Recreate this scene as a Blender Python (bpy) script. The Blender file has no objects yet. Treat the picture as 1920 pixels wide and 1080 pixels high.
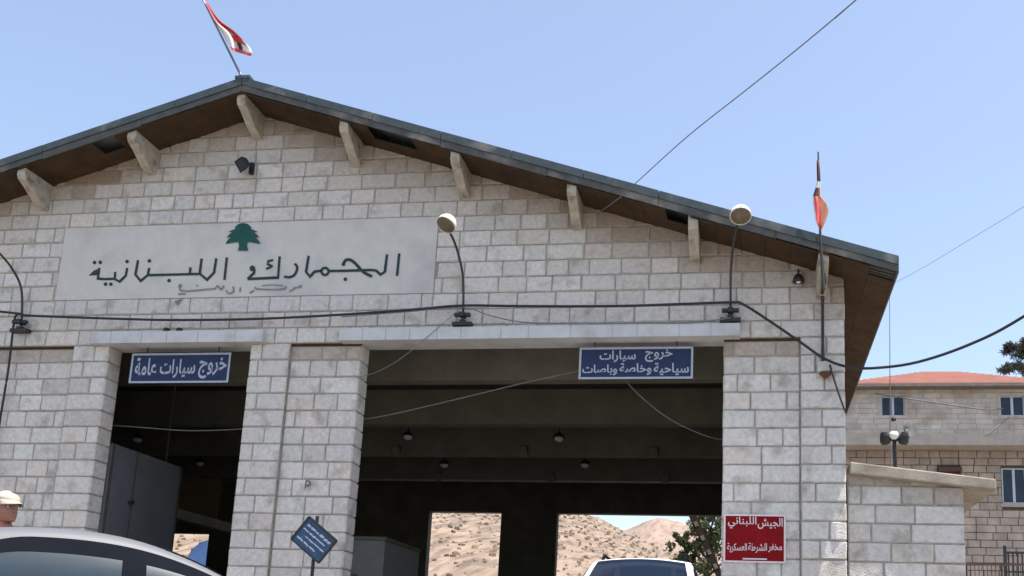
import bpy, math, random, unicodedata
import numpy as np
from mathutils import Vector, Matrix, noise as mnoise

random.seed(7)
rng = np.random.default_rng(7)
scene = bpy.context.scene
COL = scene.collection
PI = math.pi

# ------------------------------------------------------------------ camera
EYE = 0.70
PX, PY, F = 1136.0, 872.56, 1872.56            # principal point and focal length, 1920 px wide frame
R = np.array([[0.98917642, 0.14242122, 0.03530154],
              [0.00646323, 0.19806166, -0.98016825],
              [-0.14658864, 0.96978749, 0.19499743]])
cam_data = bpy.data.cameras.new('camera')
cam = bpy.data.objects.new('camera', cam_data)
COL.objects.link(cam)
cam_data.sensor_width = 36.0
cam_data.lens = F / 1920 * 36.0
cam_data.shift_x = -(PX - 960) / 1920
cam_data.shift_y = (PY - 540) / 1920
cam_data.clip_start = 0.05
cam_data.clip_end = 6000
M = Matrix.Identity(4)
for i in range(3):
    M[i][0] = R[0][i]; M[i][1] = -R[1][i]; M[i][2] = -R[2][i]
M[0][3], M[1][3], M[2][3] = 0, 0, EYE
cam.matrix_world = M
scene.camera = cam


def at(px, py, Y):
    """world point seen at a measured photo position, on the plane y = Y"""
    r = R.T @ np.array([px - PX, py - PY, F])
    p = r * (Y / r[1])
    return Vector((p[0], p[1], p[2] + EYE))


# ------------------------------------------------------------------ light
world = bpy.data.worlds.new('World')
scene.world = world
world.use_nodes = True
wn = world.node_tree
bg = wn.nodes['Background']
sky = wn.nodes.new('ShaderNodeTexSky')
sky.sky_type = 'NISHITA'
sky.sun_disc = False
SUN = Vector((0.25, -0.097, 0.97)).normalized()
sky.sun_elevation = math.asin(SUN.z)
sky.sun_rotation = math.atan2(SUN.x, SUN.y)
sky.air_density = 1.0
sky.dust_density = 1.6
sky.ozone_density = 1.0
hs = wn.nodes.new('ShaderNodeHueSaturation')      # dry hazy summer air: a paler blue
hs.inputs['Saturation'].default_value = 0.88
wn.links.new(sky.outputs[0], hs.inputs['Color'])
wn.links.new(hs.outputs[0], bg.inputs[0])
bg.inputs[1].default_value = 0.128
sun_data = bpy.data.lights.new('sun', 'SUN')
sun_data.energy = 4.0
sun_data.angle = math.radians(0.5)
sun_data.color = (1.0, 0.95, 0.88)
sun = bpy.data.objects.new('sun', sun_data)
sun.rotation_euler = (-SUN).to_track_quat('-Z', 'Y').to_euler()
sun.location = (20, -10, 60)
COL.objects.link(sun)
scene.view_settings.view_transform = 'Standard'
scene.view_settings.look = 'None'
scene.view_settings.exposure = 1.07
scene.view_settings.gamma = 1.0


# ------------------------------------------------------------------ materials
def mat(name, color, rough=0.8, metal=0.0, var=0.15, scale=4.0, bump=0.0, bscale=40.0, tint=False,
        color2=None, c2scale=1.2, c2lo=0.52, c2hi=0.66, spec=0.4, c2amt=1.0, stretch=None):
    m = bpy.data.materials.new(name)
    m.use_nodes = True
    nt = m.node_tree
    b = nt.nodes['Principled BSDF']
    b.inputs['Roughness'].default_value = rough
    b.inputs['Metallic'].default_value = metal
    b.inputs['Specular IOR Level'].default_value = spec
    tc = nt.nodes.new('ShaderNodeTexCoord')
    vec = tc.outputs['Object']
    if stretch:
        mp = nt.nodes.new('ShaderNodeMapping')
        mp.inputs['Scale'].default_value = stretch
        nt.links.new(vec, mp.inputs['Vector'])
        vec = mp.outputs['Vector']
    n1 = nt.nodes.new('ShaderNodeTexNoise')
    n1.inputs['Scale'].default_value = scale
    n1.inputs['Detail'].default_value = 6
    n1.inputs['Roughness'].default_value = 0.65
    nt.links.new(vec, n1.inputs['Vector'])
    if tint:
        a = nt.nodes.new('ShaderNodeAttribute'); a.attribute_name = 'tint'
        base = a.outputs['Color']
    else:
        rgb = nt.nodes.new('ShaderNodeRGB'); rgb.outputs[0].default_value = (*color, 1)
        base = rgb.outputs[0]
    if color2:
        n2 = nt.nodes.new('ShaderNodeTexNoise')
        n2.inputs['Scale'].default_value = c2scale; n2.inputs['Detail'].default_value = 5
        nt.links.new(vec, n2.inputs['Vector'])
        mr = nt.nodes.new('ShaderNodeMapRange')
        mr.inputs['From Min'].default_value = c2lo; mr.inputs['From Max'].default_value = c2hi
        mr.inputs['To Max'].default_value = c2amt
        nt.links.new(n2.outputs['Fac'], mr.inputs['Value'])
        mx = nt.nodes.new('ShaderNodeMix'); mx.data_type = 'RGBA'
        mx.inputs['B'].default_value = (*color2, 1)
        nt.links.new(mr.outputs[0], mx.inputs['Factor'])
        nt.links.new(base, mx.inputs['A'])
        base = mx.outputs['Result']
    mr = nt.nodes.new('ShaderNodeMapRange')
    mr.inputs['From Min'].default_value = 0.3; mr.inputs['From Max'].default_value = 0.7
    mr.inputs['To Min'].default_value = 1 - var; mr.inputs['To Max'].default_value = 1 + var
    nt.links.new(n1.outputs['Fac'], mr.inputs['Value'])
    mm = nt.nodes.new('ShaderNodeVectorMath'); mm.operation = 'SCALE'
    nt.links.new(base, mm.inputs[0]); nt.links.new(mr.outputs[0], mm.inputs['Scale'])
    nt.links.new(mm.outputs[0], b.inputs['Base Color'])
    if bump > 0:
        n3 = nt.nodes.new('ShaderNodeTexNoise')
        n3.inputs['Scale'].default_value = bscale; n3.inputs['Detail'].default_value = 5
        nt.links.new(vec, n3.inputs['Vector'])
        bp = nt.nodes.new('ShaderNodeBump')
        bp.inputs['Strength'].default_value = bump; bp.inputs['Distance'].default_value = 0.02
        nt.links.new(n3.outputs['Fac'], bp.inputs['Height'])
        nt.links.new(bp.outputs[0], b.inputs['Normal'])
    return m


MT = dict(
    stone=mat('limestone', (0.42, 0.39, 0.36), 0.92, var=0.16, scale=13, bump=0.75, bscale=38, tint=True,
              color2=(0.255, 0.215, 0.165), c2scale=3.0, c2lo=0.54, c2hi=0.72, c2amt=0.6),
    mortar=mat('mortar', (0.31, 0.275, 0.235), 0.95, var=0.3, scale=6),
    lintel_joint=mat('lintel_joint', (0.36, 0.35, 0.34), 0.9),
    stain_shade=mat('brown_stain_shade', (0.06, 0.035, 0.018), 0.95, var=0.3),  # rust stain, darkened to carry the shade below the overhanging wall
    concrete=mat('painted_concrete', (0.52, 0.52, 0.52), 0.9, var=0.10, scale=3, bump=0.15, color2=(0.33, 0.30, 0.26),
                 c2scale=2.0, c2lo=0.52, c2hi=0.72, c2amt=0.6),
    bracket=mat('weathered_concrete', (0.40, 0.36, 0.29), 0.9, var=0.25, scale=8, bump=0.4, color2=(0.17, 0.13, 0.09),
                c2scale=5, c2lo=0.55, c2hi=0.7, c2amt=0.7),
    plaster=mat('painted_plaster', (0.55, 0.525, 0.485), 0.9, var=0.07, scale=3, bump=0.12, bscale=30,
                color2=(0.37, 0.36, 0.345), c2scale=1.1, c2lo=0.5, c2hi=0.7, c2amt=0.6),
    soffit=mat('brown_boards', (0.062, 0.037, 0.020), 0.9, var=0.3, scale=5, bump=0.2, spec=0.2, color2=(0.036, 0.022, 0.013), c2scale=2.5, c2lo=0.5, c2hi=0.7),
    void=mat('roof_void', (0.02, 0.015, 0.01), 0.95),
    fascia=mat('blue_grey_sheet', (0.042, 0.060, 0.068), 0.65, metal=0.0, var=0.25, scale=5, color2=(0.22, 0.20, 0.17),
               c2scale=1.6, c2lo=0.56, c2hi=0.68, c2amt=0.6),
    batten=mat('weathered_wood', (0.085, 0.088, 0.084), 0.9, var=0.3, scale=5, color2=(0.23, 0.205, 0.175), c2scale=1.3, c2lo=0.55, c2hi=0.7),
    roofsheet=mat('roof_sheet', (0.16, 0.19, 0.20), 0.6, metal=0.3, var=0.2),
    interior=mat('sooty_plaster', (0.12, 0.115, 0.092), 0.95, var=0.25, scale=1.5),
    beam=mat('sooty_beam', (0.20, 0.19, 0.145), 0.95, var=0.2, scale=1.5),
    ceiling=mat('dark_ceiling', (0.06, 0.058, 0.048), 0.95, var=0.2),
    tanwall=mat('tan_plaster', (0.30, 0.22, 0.12), 0.95, var=0.2),
    asphalt=mat('asphalt', (0.17, 0.155, 0.14), 0.95, var=0.2, scale=2, bump=0.3, color2=(0.24, 0.205, 0.165), c2scale=0.3),
    door=mat('grey_gate_paint', (0.12, 0.125, 0.135), 0.6, var=0.15, scale=2),
    black=mat('black_metal', (0.02, 0.02, 0.021), 0.5, var=0.2),
    cable=mat('black_cable', (0.028, 0.026, 0.026), 0.7, var=0.2),
    greycable=mat('grey_cable', (0.17, 0.165, 0.17), 0.8, var=0.2),
    palecable=mat('pale_cable', (0.13, 0.13, 0.115), 0.8, var=0.15),
    arm=mat('dark_lamp_paint', (0.045, 0.043, 0.038), 0.55, var=0.25, scale=12),
    cream=mat('cream_enamel', (0.78, 0.73, 0.60), 0.4, var=0.06),
    lampglass=mat('dusty_lamp_glass', (0.13, 0.105, 0.062), 0.35, var=0.35, scale=18),
    bluesign=mat('blue_enamel', (0.009, 0.021, 0.075), 0.6, var=0.2, scale=6),
    bluetilt=mat('faded_blue_enamel', (0.024, 0.06, 0.135), 0.5, var=0.3, scale=9),
    signwhite=mat('sign_white', (0.36, 0.39, 0.44), 0.6, var=0.12, scale=14),
    redsign=mat('red_enamel', (0.21, 0.005, 0.008), 0.6, var=0.2, scale=5, spec=0.1),
    redwhite=mat('sign_pale', (0.68, 0.58, 0.58), 0.6, var=0.1, scale=14),
    ink=mat('dark_green_paint', (0.020, 0.042, 0.042), 0.8, var=0.3, scale=12),
    fadedink=mat('faded_grey_paint', (0.20, 0.205, 0.215), 0.85, var=0.3, scale=20),
    graffiti=mat('grey_spray_paint', (0.10, 0.095, 0.105), 0.85),
    cedar=mat('cedar_green_paint', (0.010, 0.075, 0.060), 0.8, var=0.25, scale=10),
    silver=mat('silver_paint', (0.125, 0.13, 0.14), 0.5, metal=0.0, var=0.03, spec=0.25),
    white_paint=mat('white_car_paint', (0.80, 0.80, 0.80), 0.3, var=0.03, spec=0.6),
    blue_paint=mat('blue_truck_paint', (0.06, 0.14, 0.32), 0.5, var=0.15),
    tarp=mat('blue_tarpaulin', (0.10, 0.20, 0.42), 0.7, var=0.2, scale=2, bump=0.2, bscale=4),
    carglass=mat('dark_car_glass', (0.022, 0.036, 0.05), 0.15, var=0.1, spec=0.25),
    blueglass=mat('blue_car_glass', (0.012, 0.02, 0.038), 0.06, var=0.1, spec=0.6),
    trim=mat('black_trim', (0.010, 0.012, 0.016), 0.9, var=0.1, spec=0.0),
    rubber=mat('rubber', (0.02, 0.02, 0.02), 0.9),
    rim=mat('alloy', (0.5, 0.5, 0.5), 0.35, metal=0.8),
    lightglass=mat('headlight_glass', (0.7, 0.7, 0.7), 0.15, var=0.05),
    redglass=mat('tail_glass', (0.4, 0.02, 0.02), 0.2, var=0.05),
    skin=mat('skin', (0.36, 0.155, 0.105), 0.6, var=0.12, scale=30),
    hair=mat('dark_hair', (0.025, 0.017, 0.012), 0.7, var=0.3, scale=40),
    cap=mat('cream_cotton', (0.46, 0.40, 0.31), 0.9, var=0.06, scale=20, bump=0.2, bscale=120),
    shirt=mat('pink_cotton', (0.62, 0.42, 0.36), 0.9, var=0.08, scale=15),
    trousers=mat('dark_denim', (0.06, 0.07, 0.10), 0.9, var=0.1, scale=15),
    shoe=mat('shoe_leather', (0.04, 0.03, 0.025), 0.6),
    eyewhite=mat('eye_white', (0.7, 0.68, 0.65), 0.3, var=0.02),
    iris=mat('iris', (0.03, 0.02, 0.015), 0.2),
    flagred=mat('flag_red_cloth', (0.72, 0.11, 0.11), 0.85, var=0.1, scale=8),
    flagwhite=mat('flag_white_cloth', (0.78, 0.75, 0.72), 0.85, var=0.06, scale=8),
    flagorange=mat('flag_faded_orange', (0.80, 0.40, 0.24), 0.85, var=0.15, scale=8),
    flagdark=mat('flag_dark_cloth', (0.08, 0.05, 0.05), 0.85, var=0.1, scale=8),
    pole=mat('grey_pole', (0.15, 0.16, 0.18), 0.5, metal=0.4, var=0.2),
    boxpaint=mat('pale_box_paint', (0.50, 0.48, 0.42), 0.7, var=0.15, scale=12),
    rust=mat('rust', (0.12, 0.055, 0.03), 0.95, var=0.3, scale=14),
    hstone=mat('house_pale_stone', (0.54, 0.46, 0.39), 0.95, var=0.10, scale=1.2, bump=0.2, bscale=8, color2=(0.36, 0.29, 0.235), c2scale=0.5),
    hupper=mat('house_upper_stone', (0.5, 0.42, 0.35), 0.95, var=0.18, scale=1.6, bump=0.2, bscale=8, tint=True, color2=(0.40, 0.32, 0.26), c2scale=0.6),
    hbrown=mat('house_brown_stone', (0.37, 0.275, 0.215), 0.95, var=0.25, scale=1.5, bump=0.2, bscale=8, tint=True),
    ledge=mat('house_ledge', (0.42, 0.36, 0.30), 0.9, var=0.15, scale=2),
    tile=mat('red_roof_tile', (0.52, 0.27, 0.21), 0.8, var=0.12, scale=1.2, color2=(0.52, 0.28, 0.22), c2scale=0.7),
    hglass=mat('house_window_glass', (0.03, 0.045, 0.065), 0.25, var=0.15, scale=2, spec=0.2),
    hframe=mat('house_window_frame', (0.50, 0.52, 0.55), 0.5, var=0.05),
    gutter=mat('eave_board', (0.20, 0.16, 0.13), 0.8, var=0.2),
    slab=mat('annex_slab', (0.36, 0.31, 0.245), 0.92, var=0.2, scale=4, bump=0.3, color2=(0.16, 0.10, 0.06), c2scale=1.6, c2lo=0.55, c2hi=0.68, c2amt=0.6),
    bark=mat('bark', (0.11, 0.075, 0.05), 0.95, var=0.3, scale=10, bump=0.4),
    needles=mat('pine_needles', (0.06, 0.07, 0.055), 0.9, var=0.35, scale=2.5),
    leaves=mat('olive_leaves', (0.11, 0.125, 0.055), 0.85, var=0.4, scale=3),
    hill=mat('dry_hillside', (0.225, 0.165, 0.12), 0.98, var=0.4, scale=0.38, color2=(0.115, 0.085, 0.062), c2scale=0.65,
             c2lo=0.50, c2hi=0.58, c2amt=0.75, stretch=(1.0, 0.16, 0.0)),
    scrub=mat('dry_scrub', (0.165, 0.125, 0.085), 0.95, var=0.4, scale=0.5),
    farhill=mat('far_hillside', (0.26, 0.19, 0.15), 0.98, var=0.3, scale=0.09, stretch=(1.0, 0.16, 0.0), color2=(0.17, 0.125, 0.095),
                c2scale=0.3, c2lo=0.5, c2hi=0.62, c2amt=0.7),
    kiosk=mat('kiosk_panel', (0.28, 0.28, 0.28), 0.7, var=0.1),
    barrier=mat('barrier_dark', (0.05, 0.035, 0.03), 0.7, var=0.3),
    barrierw=mat('barrier_pale', (0.35, 0.30, 0.24), 0.7, var=0.3),
    iron=mat('brown_iron', (0.09, 0.05, 0.04), 0.8, var=0.3),
    dish=mat('grey_dish', (0.13, 0.13, 0.125), 0.6, var=0.2, scale=12),
    pinkrod=mat('pink_rod', (0.5, 0.32, 0.28), 0.7, var=0.1),
)


# ------------------------------------------------------------------ mesh helpers
class MB:
    def __init__(s):
        s.v = []; s.f = []; s.c = []; s.mi = []; s.col = None; s.m = 0

    def vert(s, p):
        s.v.append((float(p[0]), float(p[1]), float(p[2]))); s.c.append(s.col or (1, 1, 1)); return len(s.v) - 1

    def face(s, idx):
        s.f.append(tuple(idx)); s.mi.append(s.m)

    def poly(s, pts):
        s.face([s.vert(p) for p in pts])

    def box(s, x0, x1, y0, y1, z0, z1):
        a = [s.vert(p) for p in ((x0, y0, z0), (x1, y0, z0), (x1, y1, z0), (x0, y1, z0), (x0, y0, z1), (x1, y0, z1), (x1, y1, z1), (x0, y1, z1))]
        for q in ((3, 2, 1, 0), (4, 5, 6, 7), (0, 1, 5, 4), (1, 2, 6, 5), (2, 3, 7, 6), (3, 0, 4, 7)):
            s.face([a[i] for i in q])

    def bar(s, p, q, w, h, up=(0, 0, 1)):
        p = Vector(p); q = Vector(q); d = (q - p).normalized(); u = Vector(up)
        if abs(d.dot(u)) > 0.98: u = Vector((0, 1, 0))
        x = d.cross(u).normalized() * (w / 2); y = x.cross(d).normalized() * (h / 2)
        a = [s.vert(e + i * x + j * y) for e in (p, q) for (i, j) in ((-1, -1), (1, -1), (1, 1), (-1, 1))]
        for k in ((0, 1, 2, 3), (7, 6, 5, 4), (0, 4, 5, 1), (1, 5, 6, 2), (2, 6, 7, 3), (3, 7, 4, 0)):
            s.face([a[i] for i in k])

    def prism(s, pts, vec):
        vec = Vector(vec); n = len(pts)
        a = [s.vert(p) for p in pts]; b = [s.vert(Vector(p) + vec) for p in pts]
        s.face(a[::-1]); s.face(b)
        for i in range(n):
            j = (i + 1) % n
            s.face((a[i], a[j], b[j], b[i]))

    def tube(s, pts, r, n=8, caps=True):
        pts = [Vector(p) for p in pts]; rings = []
        rr = r if isinstance(r, (list, tuple)) else [r] * len(pts)
        ref = Vector((0.13, 0.21, 0.97))
        for i, p in enumerate(pts):
            d = (pts[min(i + 1, len(pts) - 1)] - pts[max(i - 1, 0)])
            if d.length < 1e-9: d = Vector((0, 0, 1))
            d.normalize()
            u = ref
            if abs(d.dot(u)) > 0.95: u = Vector((1, 0, 0))
            x = d.cross(u).normalized(); y = d.cross(x)
            rings.append([s.vert(p + rr[i] * (math.cos(2 * PI * k / n) * x + math.sin(2 * PI * k / n) * y)) for k in range(n)])
        for a, b in zip(rings, rings[1:]):
            for k in range(n):
                s.face((a[k], a[(k + 1) % n], b[(k + 1) % n], b[k]))
        if caps:
            s.face(rings[0][::-1]); s.face(rings[-1])

    def lathe(s, prof, o, axis, n=20):
        """prof: list of (radius, distance along axis)"""
        o = Vector(o); d = Vector(axis).normalized()
        u = Vector((0, 0, 1)) if abs(d.z) < 0.9 else Vector((1, 0, 0))
        x = d.cross(u).normalized(); y = d.cross(x); rings = []
        for (r, t) in prof:
            if r < 1e-6:
                rings.append([s.vert(o + d * t)])
            else:
                rings.append([s.vert(o + d * t + r * (math.cos(2 * PI * k / n) * x + math.sin(2 * PI * k / n) * y)) for k in range(n)])
        for a, b in zip(rings, rings[1:]):
            for k in range(n):
                k2 = (k + 1) % n
                if len(a) == 1 and len(b) == 1: continue
                if len(a) == 1: s.face((a[0], b[k2], b[k]))
                elif len(b) == 1: s.face((a[k], a[k2], b[0]))
                else: s.face((a[k], a[k2], b[k2], b[k]))

    def grid(s, P):
        """P: 2-D list of points"""
        n, m = len(P), len(P[0])
        I = [[s.vert(P[i][j]) for j in range(m)] for i in range(n)]
        for i in range(n - 1):
            for j in range(m - 1):
                s.face((I[i][j], I[i + 1][j], I[i + 1][j + 1], I[i][j + 1]))

    def build(s, name, material, parent=None, smooth=False, world=True, recalc=True):
        me = bpy.data.meshes.new(name)
        me.from_pydata(s.v, [], s.f)
        mats = material if isinstance(material, (list, tuple)) else [material]
        for m in mats: me.materials.append(m)
        me.polygons.foreach_set('material_index', s.mi)
        if any(c != (1, 1, 1) for c in s.c):
            at_ = me.color_attributes.new('tint', 'FLOAT_COLOR', 'POINT')
            at_.data.foreach_set('color', np.array([(*c, 1) for c in s.c], dtype=np.float32).ravel())
        me.update()
        if recalc:
            import bmesh
            bm = bmesh.new(); bm.from_mesh(me)
            bmesh.ops.recalc_face_normals(bm, faces=bm.faces)
            bm.to_mesh(me); bm.free()
        if smooth:
            me.polygons.foreach_set('use_smooth', [True] * len(me.polygons))
        o = bpy.data.objects.new(name, me)
        COL.objects.link(o)
        if parent is not None:
            o.parent = parent
            if world:
                o.matrix_parent_inverse = PARENT_INV(parent)
        return o


def PARENT_INV(p):
    m = Matrix.LocRotScale(p.location, p.rotation_euler, p.scale)
    return m.inverted()


def tag(o, label=None, cat=None, group=None, kind=None):
    if label: o['label'] = label
    if cat: o['category'] = cat
    if group: o['group'] = group
    if kind: o['kind'] = kind
    return o


def thing(name, label, cat, loc=(0, 0, 0), rz=0.0, group=None):
    o = bpy.data.objects.new(name, None)
    o.empty_display_size = 0.3
    o.location = loc; o.rotation_euler = (0, 0, rz)
    COL.objects.link(o)
    return tag(o, label, cat, group)


def catmull(pts, n=6):
    pts = [Vector(p) for p in pts]
    P = [2 * pts[0] - pts[1]] + pts + [2 * pts[-1] - pts[-2]]
    out = []
    for i in range(1, len(P) - 2):
        for k in range(n):
            t = k / n
            a, b, c, d = P[i - 1], P[i], P[i + 1], P[i + 2]
            out.append(0.5 * ((2 * b) + (c - a) * t + (2 * a - 5 * b + 4 * c - d) * t * t + (3 * b - a - 3 * c + d) * t ** 3))
    out.append(pts[-1])
    return out


# ------------------------------------------------------------------ arabic writing
FORMS = {}
for cp in range(0xFE70, 0xFEFD):
    d = unicodedata.decomposition(chr(cp)).split()
    if len(d) == 2:
        FORMS.setdefault(chr(int(d[1], 16)), {})[d[0].strip('<>')] = chr(cp)


def shape_arabic(s):
    out = []
    for i, ch in enumerate(s):
        f = FORMS.get(ch)
        if not f:
            out.append(ch); continue
        p = FORMS.get(s[i - 1], {}) if i > 0 else {}
        n = FORMS.get(s[i + 1], {}) if i + 1 < len(s) else {}
        jp = 'initial' in p
        jn = 'initial' in f and 'final' in n
        k = 'medial' if jp and jn else 'final' if jp else 'initial' if jn else 'isolated'
        out.append(f.get(k, f.get('isolated', ch)))
    return ''.join(reversed(out))


def text_verts(s, fat=0.0):
    cu = bpy.data.curves.new('lettering', 'FONT')
    cu.body = shape_arabic(s)
    cu.offset = fat
    cu.resolution_u = 3
    o = bpy.data.objects.new('lettering', cu)
    COL.objects.link(o)
    dg = bpy.context.evaluated_depsgraph_get(); dg.update()
    me = o.evaluated_get(dg).to_mesh()
    v = [(p.co.x, p.co.y) for p in me.vertices]
    f = [tuple(p.vertices) for p in me.polygons]
    o.evaluated_get(dg).to_mesh_clear()
    bpy.data.objects.remove(o); bpy.data.curves.remove(cu)
    return v, f


def add_text(mb, s, place, u0, u1, w0, w1, fat=0.02):
    """fit text into the box [u0,u1]x[w0,w1] of the plane described by place(u,w)"""
    v, f = text_verts(s, fat)
    xs = [p[0] for p in v]; ys = [p[1] for p in v]
    x0, x1, y0, y1 = min(xs), max(xs), min(ys), max(ys)
    I = [mb.vert(place(u0 + (p[0] - x0) / (x1 - x0) * (u1 - u0), w0 + (p[1] - y0) / (y1 - y0) * (w1 - w0))) for p in v]
    for q in f: mb.face([I[i] for i in q])


def stroke(mb, pts, w, place, closed=False):
    """flat ribbon along 2-D points (u,w) with rounded look, given stroke width"""
    P = [Vector((a, b)) for a, b in pts]
    n = len(P); L = []; Rr = []
    for i in range(n):
        a = P[(i - 1) % n] if (closed or i > 0) else P[i]
        c = P[(i + 1) % n] if (closed or i < n - 1) else P[i]
        d = (c - a)
        if d.length < 1e-9: d = Vector((1, 0))
        d.normalize(); nn = Vector((-d.y, d.x)) * w / 2
        if i > 0 and i < n - 1:
            e = (P[i] - P[i - 1]).normalized(); g = (P[i + 1] - P[i]).normalized()
            cs = max(0.45, math.sqrt(max(0, (1 + e.dot(g)) / 2))); nn /= cs
        L.append(mb.vert(place(*(P[i] + nn)))); Rr.append(mb.vert(place(*(P[i] - nn))))
    m = n if closed else n - 1
    for i in range(m):
        j = (i + 1) % n
        mb.face((L[i], Rr[i], Rr[j], L[j]))


# ------------------------------------------------------------------ stone facing
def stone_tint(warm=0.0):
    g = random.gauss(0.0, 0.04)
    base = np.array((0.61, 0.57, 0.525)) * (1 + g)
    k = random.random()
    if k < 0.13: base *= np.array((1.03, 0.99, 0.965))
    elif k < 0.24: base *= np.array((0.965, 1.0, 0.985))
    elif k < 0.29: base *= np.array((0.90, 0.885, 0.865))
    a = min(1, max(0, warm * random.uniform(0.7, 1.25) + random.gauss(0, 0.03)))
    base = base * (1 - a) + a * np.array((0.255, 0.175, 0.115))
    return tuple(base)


def stone_face(mb, O, U, N, courses, spans, zcap=None, skip=(), wmin=0.34, wmax=0.66, bulge=0.014, joint=0.009, warm=None, nx=6, nz=4):
    """rough-faced ashlar: courses = z edges, spans = (u0,u1) or function of course -> list of spans"""
    O = Vector(O); U = Vector(U); N = Vector(N)
    for k in range(len(courses) - 1):
        z0, z1 = courses[k], courses[k + 1]
        for (a, b) in (spans(k) if callable(spans) else spans):
            us = [a]
            first = random.uniform(0.15, wmax * 0.9)
            u = a + first
            while u < b - wmin * 0.6:
                us.append(u); u += random.uniform(wmin, wmax)
            us.append(b)
            for u0, u1 in zip(us, us[1:]):
                segs = [(u0, u1)]
                for (s0, s1, t0, t1) in skip:
                    if z1 > t0 + 0.02 and z0 < t1 - 0.02:
                        ns = []
                        for (p, q) in segs:
                            if q <= s0 or p >= s1: ns.append((p, q)); continue
                            if p < s0: ns.append((p, s0))
                            if q > s1: ns.append((s1, q))
                        segs = ns
                for (p, q) in segs:
                    if q - p < 0.04: continue
                    if zcap and min(zcap(p), zcap(q)) < z0 and max(zcap(p), zcap(q)) < z0 + 0.01: continue
                    w = warm(0.5 * (p + q), 0.5 * (z0 + z1)) if warm else 0.0
                    mb.col = stone_tint(w)
                    jx = joint + random.uniform(-0.002, 0.004); jz = joint + random.uniform(-0.002, 0.004)
                    a0, a1, c0, c1 = p + jx, q - jx, z0 + jz, z1 - jz
                    if a1 - a0 < 0.02: continue
                    m = 0.016
                    xs = [a0, a0 + m] + [a0 + m + (a1 - a0 - 2 * m) * i / (nx - 3) for i in range(1, nx - 3)] + [a1 - m, a1]
                    zs = [c0, c0 + m] + [c0 + m + (c1 - c0 - 2 * m) * i / (nz - 3) for i in range(1, nz - 3)] + [c1 - m, c1]
                    sd = random.uniform(0, 99); pr = random.uniform(-0.004, 0.006)
                    G = []
                    for i, x in enumerate(xs):
                        row = []
                        for j, z in enumerate(zs):
                            edge = i in (0, len(xs) - 1) or j in (0, len(zs) - 1)
                            if edge:
                                h = -0.016
                            else:
                                tx = (x - a0) / (a1 - a0); tz = (z - c0) / (c1 - c0)
                                h = pr + bulge * (min(1, 5 * tx * (1 - tx)) * min(1, 4.6 * tz * (1 - tz))) * 0.6 + \
                                    bulge * 0.9 * mnoise.noise(Vector((x * (6 if bulge < 0.02 else 11) + sd, z * (7 if bulge < 0.02 else 13), sd)))
                                h = max(h, -0.006)
                            jv = 0.0075 if edge else 0.004
                            x2 = x + jv * mnoise.noise(Vector((x * 9, z * 9, 3.7 + sd))); z2 = z + jv * mnoise.noise(Vector((x * 9, z * 9, 8.1 + sd)))
                            zz = min(z2, zcap(x)) if zcap else z2
                            row.append(O + U * x2 + N * h + Vector((0, 0, zz)))
                        G.append(row)
                    mb.grid(G)
    mb.col = None


# ------------------------------------------------------------------ ground, hills
def ground_z(x, y):
    t = min(1, max(0, (y - 2.0) / 11.0))
    t = t * t * (3 - 2 * t)
    return 0.40 * t


g = MB()
xs = [-1500, -400, -150, -80, -50, -30, -24, -20, -16, -12, -8, -4, 0, 4, 8, 12, 20, 40, 80, 150, 400, 1500]
ys = [-400, -100, -30, -10, -4, 0, 2] + [3 + i for i in range(12)] + [18, 24, 34, 50, 80, 150, 400, 1500]
g.grid([[(x, y, ground_z(x, y)) for y in ys] for x in xs])
tag(g.build('ground', MT['asphalt'], smooth=True), kind='structure')


def hill(name, y0, y1, ridge, x0, x1, m, seed, rough):
    """terrain rising from y0 to a ridge at y1 and falling behind it; ridge: slope z/y over x/y"""
    nx, ny = 260, 130
    P = []
    for i in range(nx):
        row = []
        tx = x0 + (x1 - x0) * i / (nx - 1)
        for j in range(ny):
            s = j / (ny - 1)
            y = y0 + (y1 - y0) * 1.5 * s
            rz = np.interp(tx, [q[0] for q in ridge], [q[1] for q in ridge]) * y1
            t = min(1, (y - y0) / (y1 - y0))
            prof = t ** 0.85
            if y > y1: prof = 1 - 0.9 * (y - y1) / (y1 - y0)
            x = tx * (0.35 * y1 + 0.65 * y)
            n_ = mnoise.fractal(Vector((x / (y1 * 0.11) + seed, y / (y1 * 0.62), seed)), 0.9, 2.1, 8)
            z = 0.35 + EYE + (rz - EYE) * prof + n_ * rough * y1 * min(1, 3 * t) * (0.25 if abs(t - 1) < 0.08 else 1)
            if s == 0: z = -0.5
            row.append((x, y, z))
        P.append(row)
    b = MB(); b.grid(P)
    tag(b.build(name, m, smooth=True), kind='structure')
    return P


NEAR = hill('near_hill', 75, 260, [(-1.2, 0.20), (-0.62, 0.185), (-0.34, 0.18), (-0.19, 0.158), (-0.155, 0.148), (-0.135, 0.137), (-0.10, 0.122), (-0.06, 0.104), (0.1, 0.05), (0.4, 0.03)],
     -1.2, 0.4, MT['hill'], 3.0, 0.005)
hill('far_hill', 420, 900, [(-0.5, 0.12), (-0.2, 0.118), (-0.14, 0.130), (-0.115, 0.140), (-0.095, 0.147), (-0.075, 0.143), (-0.05, 0.138), (0.2, 0.10), (0.5, 0.08)],
     -0.6, 0.5, MT['farhill'], 8.0, 0.006)

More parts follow.
